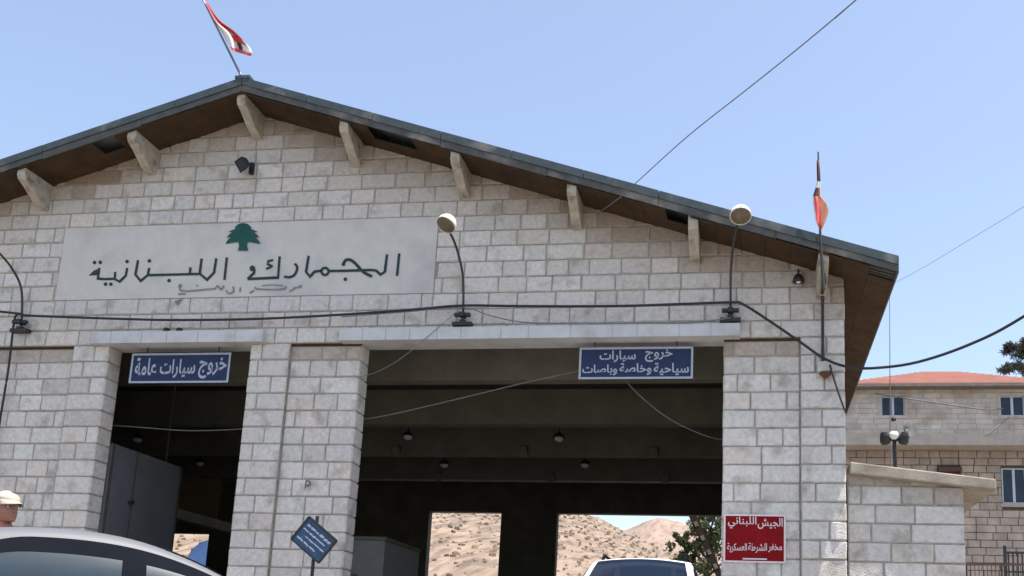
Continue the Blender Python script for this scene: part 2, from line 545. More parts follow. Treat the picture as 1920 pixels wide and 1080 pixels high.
# low scrub dotted over the near slope
b = MB()
for _ in range(4600):
    i = int(random.uniform(0.30, 0.76) * len(NEAR)); j = int(random.uniform(0.06, 0.66) * len(NEAR[0]))
    x, y, z = NEAR[min(i, len(NEAR) - 1)][j]
    x += random.uniform(-0.6, 0.6)
    rr = random.uniform(0.10, 0.36) * (1.6 if random.random() < 0.12 else 1)
    n = 6
    ring = [b.vert((x + rr * random.uniform(0.7, 1.2) * math.cos(2 * PI * k / n), y + rr * random.uniform(0.7, 1.2) * math.sin(2 * PI * k / n), z - 0.1)) for k in range(n)]
    mid = [b.vert((x + rr * random.uniform(0.5, 1.0) * math.cos(2 * PI * k / n), y + rr * random.uniform(0.5, 1.0) * math.sin(2 * PI * k / n), z + rr * random.uniform(0.4, 0.8))) for k in range(n)]
    top = b.vert((x, y, z + rr * random.uniform(0.7, 1.1)))
    for k in range(n):
        b.face((ring[k], ring[(k + 1) % n], mid[(k + 1) % n], mid[k])); b.face((mid[k], mid[(k + 1) % n], top))
tag(b.build('hillside_scrub', MT['scrub'], recalc=False), 'low dry scrub dotted over the tan hillside behind the hall', 'scrub', kind='stuff')

# ------------------------------------------------------------------ customs hall
YW, YI = 16.0, 16.06                       # flush face and recessed infill face
XL, XR = -19.85, 1.46                      # outer side faces
YB = 33.2                                  # back wall
XRIDGE = -9.19
ZL = 6.10                                  # lintel underside
GZ = 0.40


def roof_z(x):                             # top of the roof sheet
    return 10.85 - (0.327 * (x - XRIDGE) if x > XRIDGE else 0.308 * (XRIDGE - x))


def soffit_z(x):
    return roof_z(x) - 0.27


hall = thing('customs_hall', 'long gabled pale stone customs hall with two vehicle openings and dark eaves', 'building', (XRIDGE, 24, GZ))

OPL = (-11.68, -8.92)
OPR = (-6.86, -0.51)
BAN = [at(120, 423, YW), at(815, 403, YW), at(818, 577, YW), at(105, 587, YW)]
BX0, BX1, BZ0, BZ1 = -12.92, -5.60, 6.69, 8.44

UP = [ZL + 0.292 * k for k in range(0, 18)]
LOW = [ZL - 0.306 * k for k in range(0, 20)][::-1]
LOW = [z for z in LOW if z > GZ - 0.3]


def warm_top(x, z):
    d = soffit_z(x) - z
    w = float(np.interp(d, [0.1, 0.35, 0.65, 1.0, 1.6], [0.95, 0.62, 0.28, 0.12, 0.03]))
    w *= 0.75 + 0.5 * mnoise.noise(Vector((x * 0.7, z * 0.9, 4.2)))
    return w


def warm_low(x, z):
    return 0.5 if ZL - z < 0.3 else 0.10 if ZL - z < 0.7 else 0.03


sw = MB()
cap = lambda x: soffit_z(x) + 0.02
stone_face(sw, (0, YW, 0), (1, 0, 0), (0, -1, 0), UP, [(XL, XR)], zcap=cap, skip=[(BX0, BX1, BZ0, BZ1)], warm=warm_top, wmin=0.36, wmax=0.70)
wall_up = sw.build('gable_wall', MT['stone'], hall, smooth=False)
core = MB()
n = 24
for i in range(n):                          # mortar core of the gable
    xa, xb = XL + 0.01 + (XR - XL - 0.02) * i / n, XL + 0.01 + (XR - XL - 0.02) * (i + 1) / n
    if xa < XRIDGE < xb: segs = [(xa, XRIDGE), (XRIDGE, xb)]
    else: segs = [(xa, xb)]
    for (a, b) in segs:
        pts = [(a, YW + 0.014, ZL + 0.001), (b, YW + 0.014, ZL + 0.001), (b, YW + 0.014, soffit_z(b) + 0.03), (a, YW + 0.014, soffit_z(a) + 0.03)]
        core.prism(pts, (0, 0.40, 0))
core.build('wall_core', MT['mortar'], wall_up)

PIERS = [('pier', -12.40, OPL[0], YW), ('pier', OPL[1], -8.17, YW), ('pier', 0.745, XR, YW)]
INF = [('infill_wall', XL + 0.75, -12.40, YI), ('infill_wall', -8.17, OPR[0], YI), ('infill_wall', OPR[1], 0.745, YI), ('pier', XL, XL + 0.75, YW)]
for (nm, a, b, yf) in PIERS + INF:
    s = MB()
    corner = b == XR
    CL = LOW if nm == 'pier' else LOW[:-1] + [ZL - 0.04]
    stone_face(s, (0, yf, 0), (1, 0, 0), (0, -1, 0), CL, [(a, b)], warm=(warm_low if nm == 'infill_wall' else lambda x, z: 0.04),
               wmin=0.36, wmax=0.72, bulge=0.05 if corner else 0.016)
    s.col = None
    for side, xx in (((-1, 0, 0), a), ((1, 0, 0), b)):   # facing of the jambs
        if abs(xx - OPL[0]) < 0.01 or abs(xx - OPL[1]) < 0.01 or abs(xx - OPR[0]) < 0.01 or abs(xx - OPR[1]) < 0.01 or xx == XR:
            stone_face(s, (xx - side[0] * 0.004, yf + 0.004, 0), (0, 1, 0), side, LOW, [(0, 0.40 if xx != XR else 17)], bulge=0.010, wmin=0.4, wmax=0.8)
    o = s.build(nm, MT['stone'], hall)
    op = (OPL[0], OPL[1], OPR[0], OPR[1], XR, XL)
    c = MB(); c.box(a + (0.018 if a in op else 0.0), b - (0.018 if b in op else 0.0), yf + 0.014, YW + 0.41, GZ - 0.3, ZL)
    c.build('wall_core', MT['mortar'], o)
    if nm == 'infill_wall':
        c = MB(); c.box(a + 0.004, b - 0.004, yf + 0.004, yf + 0.02, ZL - 0.045, ZL - 0.002)  # strip with rust stain and the overhang's shadow line put into its colour
        c.build('stain_shade_joint', MT['stain_shade'], o)

# upper right corner returns along the side
s = MB()
stone_face(s, (XR, YW + 0.004, 0), (0, 1, 0), (1, 0, 0), UP[:4], [(0, 17)], bulge=0.012, wmin=0.5, wmax=0.9)
s.build('side_wall', MT['stone'], hall)

# lintel slabs over the openings
for (a, b) in ((-11.99, -8.64), (-7.20, -0.24)):
    s = MB(); s.box(a, b, 15.85, 16.415, ZL - 0.012, ZL + 0.205)
    x = a + 0.42
    s.m = 1
    while x < b - 0.2:
        s.box(x, x + 0.012, 15.847, 15.86, ZL - 0.010, ZL + 0.20); x += random.uniform(0.42, 0.75)
    s.build('lintel', [MT['concrete'], MT['lintel_joint']], hall)

# side and back walls
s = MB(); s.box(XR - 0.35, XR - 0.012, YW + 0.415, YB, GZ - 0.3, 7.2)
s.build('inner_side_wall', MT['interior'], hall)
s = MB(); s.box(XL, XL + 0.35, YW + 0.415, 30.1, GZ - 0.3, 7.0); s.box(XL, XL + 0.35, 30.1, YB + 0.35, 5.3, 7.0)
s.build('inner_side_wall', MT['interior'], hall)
bw = MB()
ZB = 5.70
holes = [(-15.2, -13.2), (-11.18, -8.60), (-6.64, -0.2)]
xcur = XL + 1.9
for (a, b) in holes[1:]:
    bw.box(xcur, a, YB, YB + 0.35, GZ - 0.3, ZB); xcur = b
bw.box(xcur, XR, YB, YB + 0.35, GZ - 0.3, ZB)
bw.box(XL, XR, YB, YB + 0.35, ZB, 7.2)
for i in range(8):
    a = XL + (XR - XL) * i / 8; b = XL + (XR - XL) * (i + 1) / 8
    for (p, q) in ([(a, XRIDGE), (XRIDGE, b)] if a < XRIDGE < b else [(a, b)]):
        bw.prism([(p, YB + 0.001, 7.2), (q, YB + 0.001, 7.2), (q, YB + 0.001, soffit_z(q)), (p, YB + 0.001, soffit_z(p))], (0, 0.34, 0))
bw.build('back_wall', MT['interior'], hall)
# left bay partition with a doorway
pw = MB()
YP = 29.55
d0, d1, dz = at(300, 1000, YP), at(392, 1000, YP), at(350, 1000, YP).z
pr = at(447, 900, YP).x
pw.box(XL + 0.35, d0.x, YP, YP + 0.2, GZ - 0.2, 6.9)
pw.box(d1.x, pr, YP, YP + 0.2, GZ - 0.2, 6.9)
pw.box(d0.x, d1.x, YP, YP + 0.2, dz, 6.9)
part = pw.build('partition_wall', MT['interior'], hall)
pw = MB(); pw.box(XL + 0.4, at(413, 930, YP).x, YP - 0.02, YP - 0.004, at(380, 975, YP).z, at(380, 888, YP).z)
pw.build('painted_panel', MT['tanwall'], part)
# ceiling and beams
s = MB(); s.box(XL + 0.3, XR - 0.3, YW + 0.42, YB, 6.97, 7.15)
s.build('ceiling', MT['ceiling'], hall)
for Yb in (18.46, 22.13, 25.62, 29.33):
    s = MB(); s.box(XL + 0.35, XR - 0.35, Yb, Yb + 0.35, ZL + 0.02, 6.97)
    o = s.build('ceiling_beam', MT['beam'], hall)
    bv = o.modifiers.new('bevel', 'BEVEL'); bv.width = 0.015; bv.segments = 2
    for X in (-13.3, -9.75, -6.2, -2.7):
        if Yb < 25: continue
        k = MB(); k.prism([(X, Yb - 0.22, 6.30), (X, Yb, 6.36), (X, Yb, 6.05), (X, Yb - 0.06, 6.05)], (0.20, 0, 0))
        k.build('haunch', MT['beam'], o)
# roof
rf = MB()
Y0, Y1 = 15.2, YB + 0.9
xe_l, xe_r = -20.55, 2.23
for (a, b) in ((xe_l, XRIDGE), (XRIDGE, xe_r)):
    rf.prism([(a, Y0, roof_z(a) - 0.05), (b, Y0, roof_z(b) - 0.05), (b, Y0, roof_z(b)), (a, Y0, roof_z(a))], (0, Y1 - Y0, 0))
ridge = []
roof = rf.build('roof', MT['roofsheet'], hall)
rc = MB()
for sgn, xe in ((-1, xe_l), (1, xe_r)):
    m = 60
    for i in range(m):
        a = XRIDGE + (xe - XRIDGE) * i / m; b = XRIDGE + (xe - XRIDGE) * (i + 0.45) / m
        lo, hi = min(a, b), max(a, b)
        rc.prism([(lo, Y0 + 0.002, roof_z(lo) + 0.001), (hi, Y0 + 0.002, roof_z(hi) + 0.001), (hi, Y0 + 0.002, roof_z(hi) + 0.012), (lo, Y0 + 0.002, roof_z(lo) + 0.012)], (0, Y1 - Y0 + 0.05, 0))
rc.box(XRIDGE - 0.14, XRIDGE + 0.14, Y0 - 0.03, Y1, roof_z(XRIDGE) - 0.01, roof_z(XRIDGE) + 0.05)
rc.build('corrugation', MT['fascia'], roof)
fa = MB()
for (a, b) in ((xe_l, XRIDGE), (XRIDGE, xe_r)):
    m = 9
    for i in range(m):
        p = a + (b - a) * i / m + 0.006; q = a + (b - a) * (i + 1) / m - 0.006
        dz_ = random.uniform(-0.008, 0.008); dy = random.uniform(-0.004, 0.004)
        fa.prism([(p, Y0 - 0.022 + dy, roof_z(p) - 0.125 + dz_), (q, Y0 - 0.022 + dy, roof_z(q) - 0.125 + dz_), (q, Y0 - 0.022 + dy, roof_z(q) + 0.016), (p, Y0 - 0.022 + dy, roof_z(p) + 0.016)], (0, 0.02, 0))
fa.build('fascia', MT['fascia'], roof)
fb = MB()
for (a, b) in ((xe_l, XRIDGE), (XRIDGE, xe_r)):
    m = 6
    for i in range(m):
        p = a + (b - a) * i / m + 0.004; q = a + (b - a) * (i + 1) / m - 0.004
        dz_ = random.uniform(-0.012, 0.012)
        fb.prism([(p, Y0 + 0.002, roof_z(p) - 0.245 + dz_), (q, Y0 + 0.002, roof_z(q) - 0.245 + dz_), (q, Y0 + 0.002, roof_z(q) - 0.055), (p, Y0 + 0.002, roof_z(p) - 0.055)], (0, 0.03, 0))
fb.box(xe_r - 0.03, xe_r, Y0 + 0.04, Y1, roof_z(xe_r) - 0.24, roof_z(xe_r) - 0.06)
fb.build('bargeboard', MT['batten'], roof)
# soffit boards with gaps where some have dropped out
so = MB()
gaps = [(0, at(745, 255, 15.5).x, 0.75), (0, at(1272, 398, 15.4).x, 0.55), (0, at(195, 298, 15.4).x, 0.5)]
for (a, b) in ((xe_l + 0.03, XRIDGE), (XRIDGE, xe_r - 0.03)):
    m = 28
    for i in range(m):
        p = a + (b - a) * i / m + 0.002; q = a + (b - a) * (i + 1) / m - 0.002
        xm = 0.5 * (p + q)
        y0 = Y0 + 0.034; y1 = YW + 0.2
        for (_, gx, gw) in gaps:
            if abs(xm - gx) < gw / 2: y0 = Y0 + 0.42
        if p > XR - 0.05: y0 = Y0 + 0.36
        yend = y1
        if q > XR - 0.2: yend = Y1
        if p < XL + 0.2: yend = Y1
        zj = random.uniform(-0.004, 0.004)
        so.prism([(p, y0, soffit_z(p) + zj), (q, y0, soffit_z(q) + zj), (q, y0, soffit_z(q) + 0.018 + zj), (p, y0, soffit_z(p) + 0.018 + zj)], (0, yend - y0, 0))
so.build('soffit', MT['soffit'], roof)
for yy in (15.30, 15.42, 15.53):            # bare battens in the open corner
    ba = MB(); ba.prism([(XR - 0.1, yy, soffit_z(XR - 0.1) + 0.03), (xe_r - 0.03, yy, soffit_z(xe_r - 0.03) + 0.03), (xe_r - 0.03, yy, soffit_z(xe_r - 0.03) + 0.07), (XR - 0.1, yy, soffit_z(XR - 0.1) + 0.07)], (0, 0.035, 0))
    ba.build('batten', MT['batten'], roof)
# stub brackets under the gable overhang
for i, X in enumerate((-19.6, -17.55, -15.47, -13.41, -11.29, -9.22, -7.21, -5.13, -3.06, -1.01, 1.08)):
    w = 0.082
    z = soffit_z(X) - 0.045 + 0.04
    zt = soffit_z(X) + 0.10
    b = MB()
    prof = [(15.27, zt), (15.26, z - 0.10), (15.30, z - 0.17), (15.45, z - 0.24), (15.75, z - 0.42), (YW + 0.05, z - 0.50), (YW + 0.05, zt)]
    b.prism([(X - w, y, min(zz, soffit_z(X - w * (1 if X > XRIDGE else -1)) + 0.1)) for y, zz in prof], (2 * w, 0, 0))
    o = b.build('bracket', MT['bracket'], hall)
    bv = o.modifiers.new('bevel', 'BEVEL'); bv.width = 0.010; bv.segments = 2

# ------------------------------------------------------------------ painted name panel
sg = thing('wall_sign', 'whitewashed panel on the gable with green cedar and large dark Arabic customs lettering', 'sign', (-9.2, YW, 7.5))
p = MB()
ZB1 = lambda x: BZ1
p.box(BX0, BX1, YW - 0.004, YW + 0.02, BZ0 + 0.30, BZ1 - 0.012)
pan = p.build('panel', MT['plaster'], sg)
p = MB()                                     # lowest course of the panel: limewashed stones
stone_face(p, (0, YW + 0.002, 0), (1, 0, 0), (0, -1, 0), [BZ0, BZ0 + 0.30], [(BX0, BX1)], bulge=0.006, joint=0.004)
p.c = [(0.55, 0.525, 0.495)] * len(p.c)
p.build('limewashed_course', MT['stone'], sg)
YS = YW - 0.008


LAYER = [0.0]                                # each brush stroke lies a hair above the last


def bpl(ox, oy):
    """zoomed photo position -> point on the panel"""
    def f(u, w):
        q = at(ox + u / 5.3333, oy + w / 5.3333, YS - LAYER[0]); return q
    return f


A, B = bpl(120, 400), bpl(420, 400)
ink = MB(); W = 25


def dot(mb, pl, x, y, r=19):
    LAYER[0] += 0.0003
    mb.poly([pl(x + r * math.cos(a), y + r * math.sin(a)) for a in [2 * PI * k / 8 for k in range(8)]])


def hand(mb, pl, pts, w, smooth=False):
    if smooth:
        pts = [(v.x, v.y) for v in catmull([(a, b, 0) for a, b in pts], 5)]
    run = [pts[0]]
    for i in range(1, len(pts)):            # a sharp turn of the brush starts a new stroke
        run.append(pts[i])
        if i < len(pts) - 1:
            a = Vector((pts[i][0] - pts[i - 1][0], pts[i][1] - pts[i - 1][1])).normalized(); c = Vector((pts[i + 1][0] - pts[i][0], pts[i + 1][1] - pts[i][1])).normalized()
            if a.dot(c) < -0.2:
                LAYER[0] += 0.0003; stroke(mb, run, w, pl); run = [pts[i]]
    LAYER[0] += 0.0003
    stroke(mb, run, w, pl)


hand(ink, A, [(352, 545), (346, 600), (338, 652), (400, 658), (505, 655), (555, 684), (618, 622), (632, 545)], W)
hand(ink, A, [(512, 585), (508, 650)], W)
ink.poly([A(x, y) for x, y in ((245, 622), (300, 570), (352, 552), (350, 618))])
for d in ((305, 492), (362, 490), (630, 482), (415, 708), (468, 708), (853, 475), (1050, 672)): dot(ink, A, *d)
hand(ink, A, [(740, 468), (714, 612), (766, 676), (836, 618), (1100, 612), (1355, 605)], W)
hand(ink, A, [(852, 545), (838, 612)], W)
hand(ink, A, [(1264, 540), (1258, 606)], W)
hand(ink, A, [(1376, 452), (1356, 602), (1430, 664), (1500, 592), (1522, 450)], W)
hand(ink, A, [(1628, 440), (1604, 664)], W)
hand(ink, B, [(556, 430), (540, 642), (235, 656), (300, 596), (306, 560)], W); dot(ink, B, 284, 550, 30)
hand(ink, B, [(492, 466), (440, 478), (436, 508), (486, 528), (420, 556)], 20)
hand(ink, B, [(708, 500), (732, 545), (706, 612), (655, 638), (600, 632)], W, True)
hand(ink, B, [(846, 424), (820, 585), (860, 632), (905, 582), (970, 574)], W)
stroke(ink, [(1010 + 36 * math.cos(a), 580 + 36 * math.sin(a)) for a in [2 * PI * k / 14 for k in range(14)]], W, B, True)
hand(ink, B, [(1046, 576), (1200, 574), (1470, 566), (1520, 572), (1565, 612), (1608, 584), (1630, 410)], W)
hand(ink, B, [(1192, 520), (1212, 472), (1258, 464), (1312, 500), (1392, 585), (1480, 632)], W + 4, True); dot(ink, B, 1192, 508, 18)
dot(ink, B, 1213, 658)
hand(ink, B, [(1752, 400), (1730, 624)], W)
ink.build('lettering', MT['ink'], sg)
fi = MB(); w2 = 15
hand(fi, B, [(775, 728), (735, 740), (700, 746), (690, 762), (652, 778)], w2); dot(fi, B, 765, 730, 15)
hand(fi, B, [(618, 728), (606, 752), (500, 760), (340, 756), (305, 740)], w2, True)
hand(fi, B, [(590, 722), (480, 714), (380, 722)], 11)
hand(fi, B, [(300, 770), (255, 796)], w2)
hand(fi, A, [(1762, 738), (1760, 785)], w2)
hand(fi, A, [(1690, 730), (1694, 780), (1650, 800), (1618, 768)], w2, True)
hand(fi, A, [(1600, 722), (1575, 760), (1530, 725), (1510, 752), (1380, 764), (1230, 778), (1165, 770), (1150, 735)], w2)
dot(fi, A, 1160, 722, 18); dot(fi, A, 1330, 720, 10); dot(fi, A, 1590, 735, 12)
hand(fi, A, [(1140, 808), (1180, 804), (1215, 804)], w2)
fi.build('faded_lettering', MT['fadedink'], sg)
ch = MB()
ch.poly([A(x, y) for x, y in ((1105, 880), (1190, 845), (1150, 900), (1135, 925), (1118, 905))])
ch.build('chipped_patch', MT['fadedink'], sg)
ce = MB()
half = [(200, 97), (236, 106), (262, 128), (278, 150), (258, 152), (300, 168), (338, 186), (298, 190), (330, 212), (356, 244), (312, 236), (346, 270), (366, 304), (330, 300), (268, 288), (240, 286), (232, 300), (230, 330), (242, 372)]
cx = 190
left = [(2 * cx - x, y) for x, y in half]
ce.face([ce.vert(B(*q)) for q in half + left[::-1]])
ce.build('cedar_emblem', MT['cedar'], sg)

# ------------------------------------------------------------------ blue signs, red sign


def flat_sign(name, label, quad_y, x0, x1, z0, z1, base, border, text, txtmat, bw=0.035, thick=0.03):
    t = thing(name, label, 'sign', ((x0 + x1) / 2, quad_y, z0))
    s = MB(); s.box(x0, x1, quad_y, quad_y + thick, z0, z1)
    s.build('plate', base, t)
    f = MB()
    y0, y1 = quad_y - 0.012, quad_y - 0.001
    f.box(x0, x1, y0, y1, z0, z0 + bw); f.box(x0, x1, y0, y1, z1 - bw, z1)
    f.box(x0, x0 + bw, y0, y1, z0 + bw, z1 - bw); f.box(x1 - bw, x1, y0, y1, z0 + bw, z1 - bw)
    f.build('border', border, t)
    pl = lambda u, w: (x0 + u * (x1 - x0), quad_y - 0.004, z0 + w * (z1 - z0))
    k = MB()
    for (s_, u0, u1, w0, w1, fat) in text:
        if s_ == '-':
            un = MB(); un.poly([pl(u0, w0), pl(u1, w0), pl(u1, w1), pl(u0, w1)]); un.build('underline', txtmat, t)
        else:
            add_text(k, s_, pl, u0, u1, w0, w1, fat)
    k.build('lettering', txtmat, t)
    return t


t1 = flat_sign('lane_sign', 'blue lane sign with one line of white Arabic hanging in the narrow left opening', 16.12, -11.28, -9.34, 5.41, 5.97,
               MT['bluesign'], MT['signwhite'],
               [('خروج', 0.69, 0.965, 0.14, 0.84, 0.022), ('سيارات', 0.30, 0.655, 0.16, 0.80, 0.022), ('عامة', 0.045, 0.265, 0.26, 0.86, 0.022)], MT['signwhite'])
t2 = flat_sign('lane_sign', 'wider blue sign with two lines of white Arabic hanging in the big right opening', 16.12, -2.96, -1.02, 5.43, 5.99,
               MT['bluesign'], MT['signwhite'],
               [('خروج', 0.58, 0.82, 0.53, 0.93, 0.02), ('سيارات', 0.18, 0.50, 0.53, 0.90, 0.02),
                ('سياحية', 0.66, 0.965, 0.11, 0.50, 0.02), ('وخاصة', 0.36, 0.64, 0.12, 0.50, 0.02), ('وباصات', 0.03, 0.34, 0.12, 0.46, 0.02)], MT['signwhite'])
for t, (a, b) in ((t1, (-11.0, -9.6)), (t2, (-2.7, -1.3))):
    for X in (a, b):
        h = MB(); h.tube([(X, 16.135, 5.96), (X, 16.135, ZL - 0.01)], 0.012, 6); h.build('hanger', MT['black'], t)
flat_sign('police_sign', 'square red sign with pale border and two lines of white Arabic on the right pier', 16.045, -0.475, 0.51, 2.36, 3.14,
          MT['redsign'], MT['redwhite'],
          [('الجيش', 0.55, 0.95, 0.70, 0.93, 0.012), ('اللبناني', 0.07, 0.53, 0.70, 0.95, 0.012),
           ('مخفر', 0.72, 0.94, 0.22, 0.40, 0.012), ('الشرطة', 0.40, 0.70, 0.20, 0.41, 0.012), ('العسكرية', 0.06, 0.38, 0.20, 0.40, 0.012),
           ('-', 0.31, 0.70, 0.065, 0.095, 0)], MT['redwhite'], bw=0.03)

# tilted blue direction board on a post
ts = thing('direction_board', 'faded blue board knocked askew on a thin black post before the middle pier', 'sign', (-6.69, 14.5, GZ))
s = MB(); s.tube([(-6.69, 14.54, GZ - 0.1), (-6.69, 14.54, 2.79)], 0.028, 8)
s.build('post', MT['black'], ts)
ang = math.radians(-37)
cxz = at(589, 1012, 14.5)


def tl(u, w, y=14.49):
    c_, s_ = math.cos(ang), math.sin(ang)
    return (cxz.x + u * c_ - w * s_, y, cxz.z + u * s_ + w * c_)


s = MB(); hw, hh = 0.30, 0.215
s.prism([tl(-hw, -hh), tl(hw, -hh), tl(hw, hh), tl(-hw, hh)], (0, 0.025, 0))
board = s.build('board', MT['bluetilt'], ts)
k = MB()
for (w0, u0, u1, hgt) in ((0.115, -0.235, 0.25, 0.042), (0.035, -0.25, 0.22, 0.034), (-0.045, -0.14, 0.25, 0.036), (-0.125, -0.25, 0.17, 0.036)):
    u = u0
    while u < u1 - 0.03:
        L = random.uniform(0.05, 0.13); e = min(u1, u + L)
        hh_ = hgt * random.uniform(0.55, 1.0)
        pts = [(u + (e - u) * i / 6, w0 + random.uniform(-0.2, 0.2) * hh_) for i in range(7)]
        stroke(k, pts, hh_ * 0.75, lambda a, b: tl(a, b, 14.485))
        u = e + random.uniform(0.004, 0.02)
k.build('lettering', MT['signwhite'], board)
fr = MB()
for (a, b) in (((-hw, -hh), (hw, -hh)), ((hw, -hh), (hw, hh)), ((hw, hh), (-hw, hh)), ((-hw, hh), (-hw, -hh))):
    fr.bar(tl(*a, 14.495), tl(*b, 14.495), 0.03, 0.03, (0, 1, 0))
fr.build('frame', MT['black'], board)

# ------------------------------------------------------------------ gooseneck lamps


def gooseneck(X, label, tilt):
    t = thing('wall_lamp', label, 'lamp', (X, 15.88, 6.36), 0, 'gooseneck lamps over the lintels')
    b = MB()
    b.box(-0.17, 0.17, -0.06, 0.07, -0.035, 0.03); b.box(-0.05, 0.05, -0.045, 0.11, 0.03, 0.075)
    o = b.build('base', MT['black'], t, world=False)
    a = MB()
    pts = catmull([(0, 0, 0.02), (0, -0.02, 0.30), (0, -0.14, 0.78), (0.02 * tilt, -0.44, 1.05), (0.05 * tilt, -0.80, 1.20), (0.08 * tilt, -1.10, 1.235)], 6)
    a.tube([Vector(p) for p in pts], 0.021, 8)
    a.build('arm', MT['arm'], t, world=False, smooth=True)
    c = MB(); c.box(-0.14, 0.14, -0.075, 0.0, 0.13, 0.185); c.box(-0.045, 0.045, -0.10, 0.06, 0.12, 0.20)
    c.build('clamp', MT['black'], t, world=False)
    n = Vector((-0.24 + 0.15 * tilt, -0.46, -0.86)).normalized()
    hc = Vector((0.10 * tilt, -1.22, 1.29))
    h = MB()
    h.lathe([(0.0, -0.15), (0.07, -0.145), (0.12, -0.115), (0.153, -0.06), (0.166, 0.0), (0.170, 0.03), (0.160, 0.034), (0.155, 0.02)], hc, n, 24)
    h.build('shade', MT['cream'], t, world=False, smooth=True)
    gl = MB()
    gl.lathe([(0.157, 0.022), (0.14, 0.045), (0.09, 0.065), (0.0, 0.075)], hc, n, 24)
    gl.build('lens', MT['lampglass'], t, world=False, smooth=True)
    return t


gooseneck(-13.44, 'gooseneck lamp at far left whose head is cut off by the photo edge', 0)
gooseneck(-4.99, 'cream headed gooseneck lamp standing at the right end of the white name panel', 0.0)
gooseneck(-0.40, 'cream headed gooseneck lamp against the eave above the right end of lintel', 1.7)


# ------------------------------------------------------------------ small wall fittings
def path(pts, n=8):
    return catmull(pts, n)


fl = thing('floodlight', 'small dark square floodlight high under the gable peak', 'lamp', at(455, 310, 15.85))
c0 = at(452, 309, 15.75)
b = MB()
nrm = Vector((-0.45, -0.62, -0.64)).normalized(); ux = nrm.cross(Vector((0, 0, 1))).normalized(); uy = ux.cross(nrm)
q0 = [c0 + ux * a * 0.15 + uy * d * 0.11 for a, d in ((-1, -1), (1, -1), (1, 1), (-1, 1))]
q1 = [c0 - nrm * 0.12 + ux * a * 0.09 + uy * d * 0.06 for a, d in ((-1, -1), (1, -1), (1, 1), (-1, 1))]
i0 = [b.vert(p) for p in q0]; i1 = [b.vert(p) for p in q1]
b.face(i1)
for k in range(4): b.face((i0[k], i0[(k + 1) % 4], i1[(k + 1) % 4], i1[k]))
b.build('housing', MT['black'], fl)
b = MB(); b.poly([c0 - nrm * 0.015 + ux * a * 0.135 + uy * d * 0.095 for a, d in ((-1, -1), (1, -1), (1, 1), (-1, 1))])
b.build('glass', MT['carglass'], fl)
b = MB(); w0 = at(473, 316, 15.96)
b.tube([c0 - nrm * 0.08, w0 + Vector((-0.05, -0.1, 0.08)), w0 + Vector((0, -0.03, 0))], 0.02, 6); b.box(w0.x - 0.035, w0.x + 0.035, w0.y - 0.05, w0.y + 0.02, w0.z - 0.12, w0.z + 0.10)
b.build('bracket', MT['black'], fl)

w0 = at(1497, 522, 15.9)
sl = thing('bulkhead_lamp', 'small dark dome lamp on the wall under the right eave', 'lamp', w0)
b = MB(); b.lathe([(0.0, 0.0), (0.05, 0.005), (0.085, -0.05), (0.10, -0.12), (0.09, -0.13), (0.0, -0.12)], w0 + Vector((0, 0, 0.06)), (0, -0.1, 1), 14)
b.tube([w0 + Vector((0, 0, 0.05)), w0 + Vector((0, 0.02, 0.16)), w0 + Vector((0, 0.12, 0.17))], 0.018, 6)
b.build('shade', MT['black'], sl, smooth=True)
b = MB(); b.lathe([(0, 0.05), (0.035, 0.035), (0.05, 0), (0.035, -0.035), (0, -0.05)], w0 + Vector((0, -0.02, -0.05)), (0, 0, 1), 12)
b.build('bulb', MT['lightglass'], sl, smooth=True)

jb = at(1547, 688, 15.9)
t = thing('junction_box', 'pale junction box with a rusty underside on the right corner pier', 'electrical box', jb)
b = MB(); b.box(jb.x - 0.12, jb.x + 0.13, 15.86, 15.99, jb.z - 0.09, jb.z + 0.09)
o = b.build('cover', MT['boxpaint'], t); bv = o.modifiers.new('b', 'BEVEL'); bv.width = 0.012
b = MB(); b.lathe([(0.11, 0), (0.085, -0.04), (0.03, -0.09), (0.0, -0.10)], (jb.x + 0.01, 15.925, jb.z - 0.09), (0, 0, 1), 12)
b.build('rusted_gland', MT['rust'], t)

for px in (312, 336):
    w0 = at(px, 619, 15.97)
    b = MB(); b.lathe([(0.0, 0.06), (0.03, 0.055), (0.045, 0.03), (0.05, 0.0), (0.05, -0.04)], w0, (0, -1, 0), 10)
    tag(b.build('wall_bolt', MT['black']), 'small black bolt head above the narrow lintel', 'bolt', 'black bolts above the narrow lintel')

# painted P on the middle pier
gp = MB()
pl = lambda u, w: at(577 + u, 908 + w, YI - 0.034)
stroke(gp, [(-5, 8), (-3, -7)], 2.2, pl); stroke(gp, [(-3, -7), (3, -6), (5, -1), (1, 3), (-4, 2)], 2.2, pl)
tag(gp.build('painted_letter', MT['graffiti']), 'small faded grey letter P painted on the middle pier', 'graffiti')

# ------------------------------------------------------------------ flagpoles and flags


def cloth(name, base, ax_u, ax_w, nu, nw, fold, mats, pick, parent):
    """cloth grid: base + u*ax_u + w*ax_w + fold(u,w); pick(u,w) -> material index"""
    b = MB(); I = [[b.vert(base + ax_u * (i / nu) + ax_w * (j / nw) + fold(i / nu, j / nw)) for j in range(nw + 1)] for i in range(nu + 1)]
    for i in range(nu):
        for j in range(nw):
            b.m = pick((i + 0.5) / nu, (j + 0.5) / nw)
            b.face((I[i][j], I[i + 1][j], I[i + 1][j + 1], I[i][j + 1]))
    o = b.build(name, mats, parent, smooth=True, recalc=False)
    sd = o.modifiers.new('thickness', 'SOLIDIFY'); sd.thickness = 0.006
    return o


p0 = at(457, 152, 15.25); p1 = at(384, 6, 15.25); pd = (p1 - p0); p2 = p0 + pd * 1.25
f1 = thing('flagpole', 'thin leaning flagpole on the roof peak with a furled red and white flag', 'flagpole', p0)
b = MB(); b.tube([p0 - pd * 0.06, p2], [0.022, 0.016], 8)
b.build('pole', MT['pole'], f1)
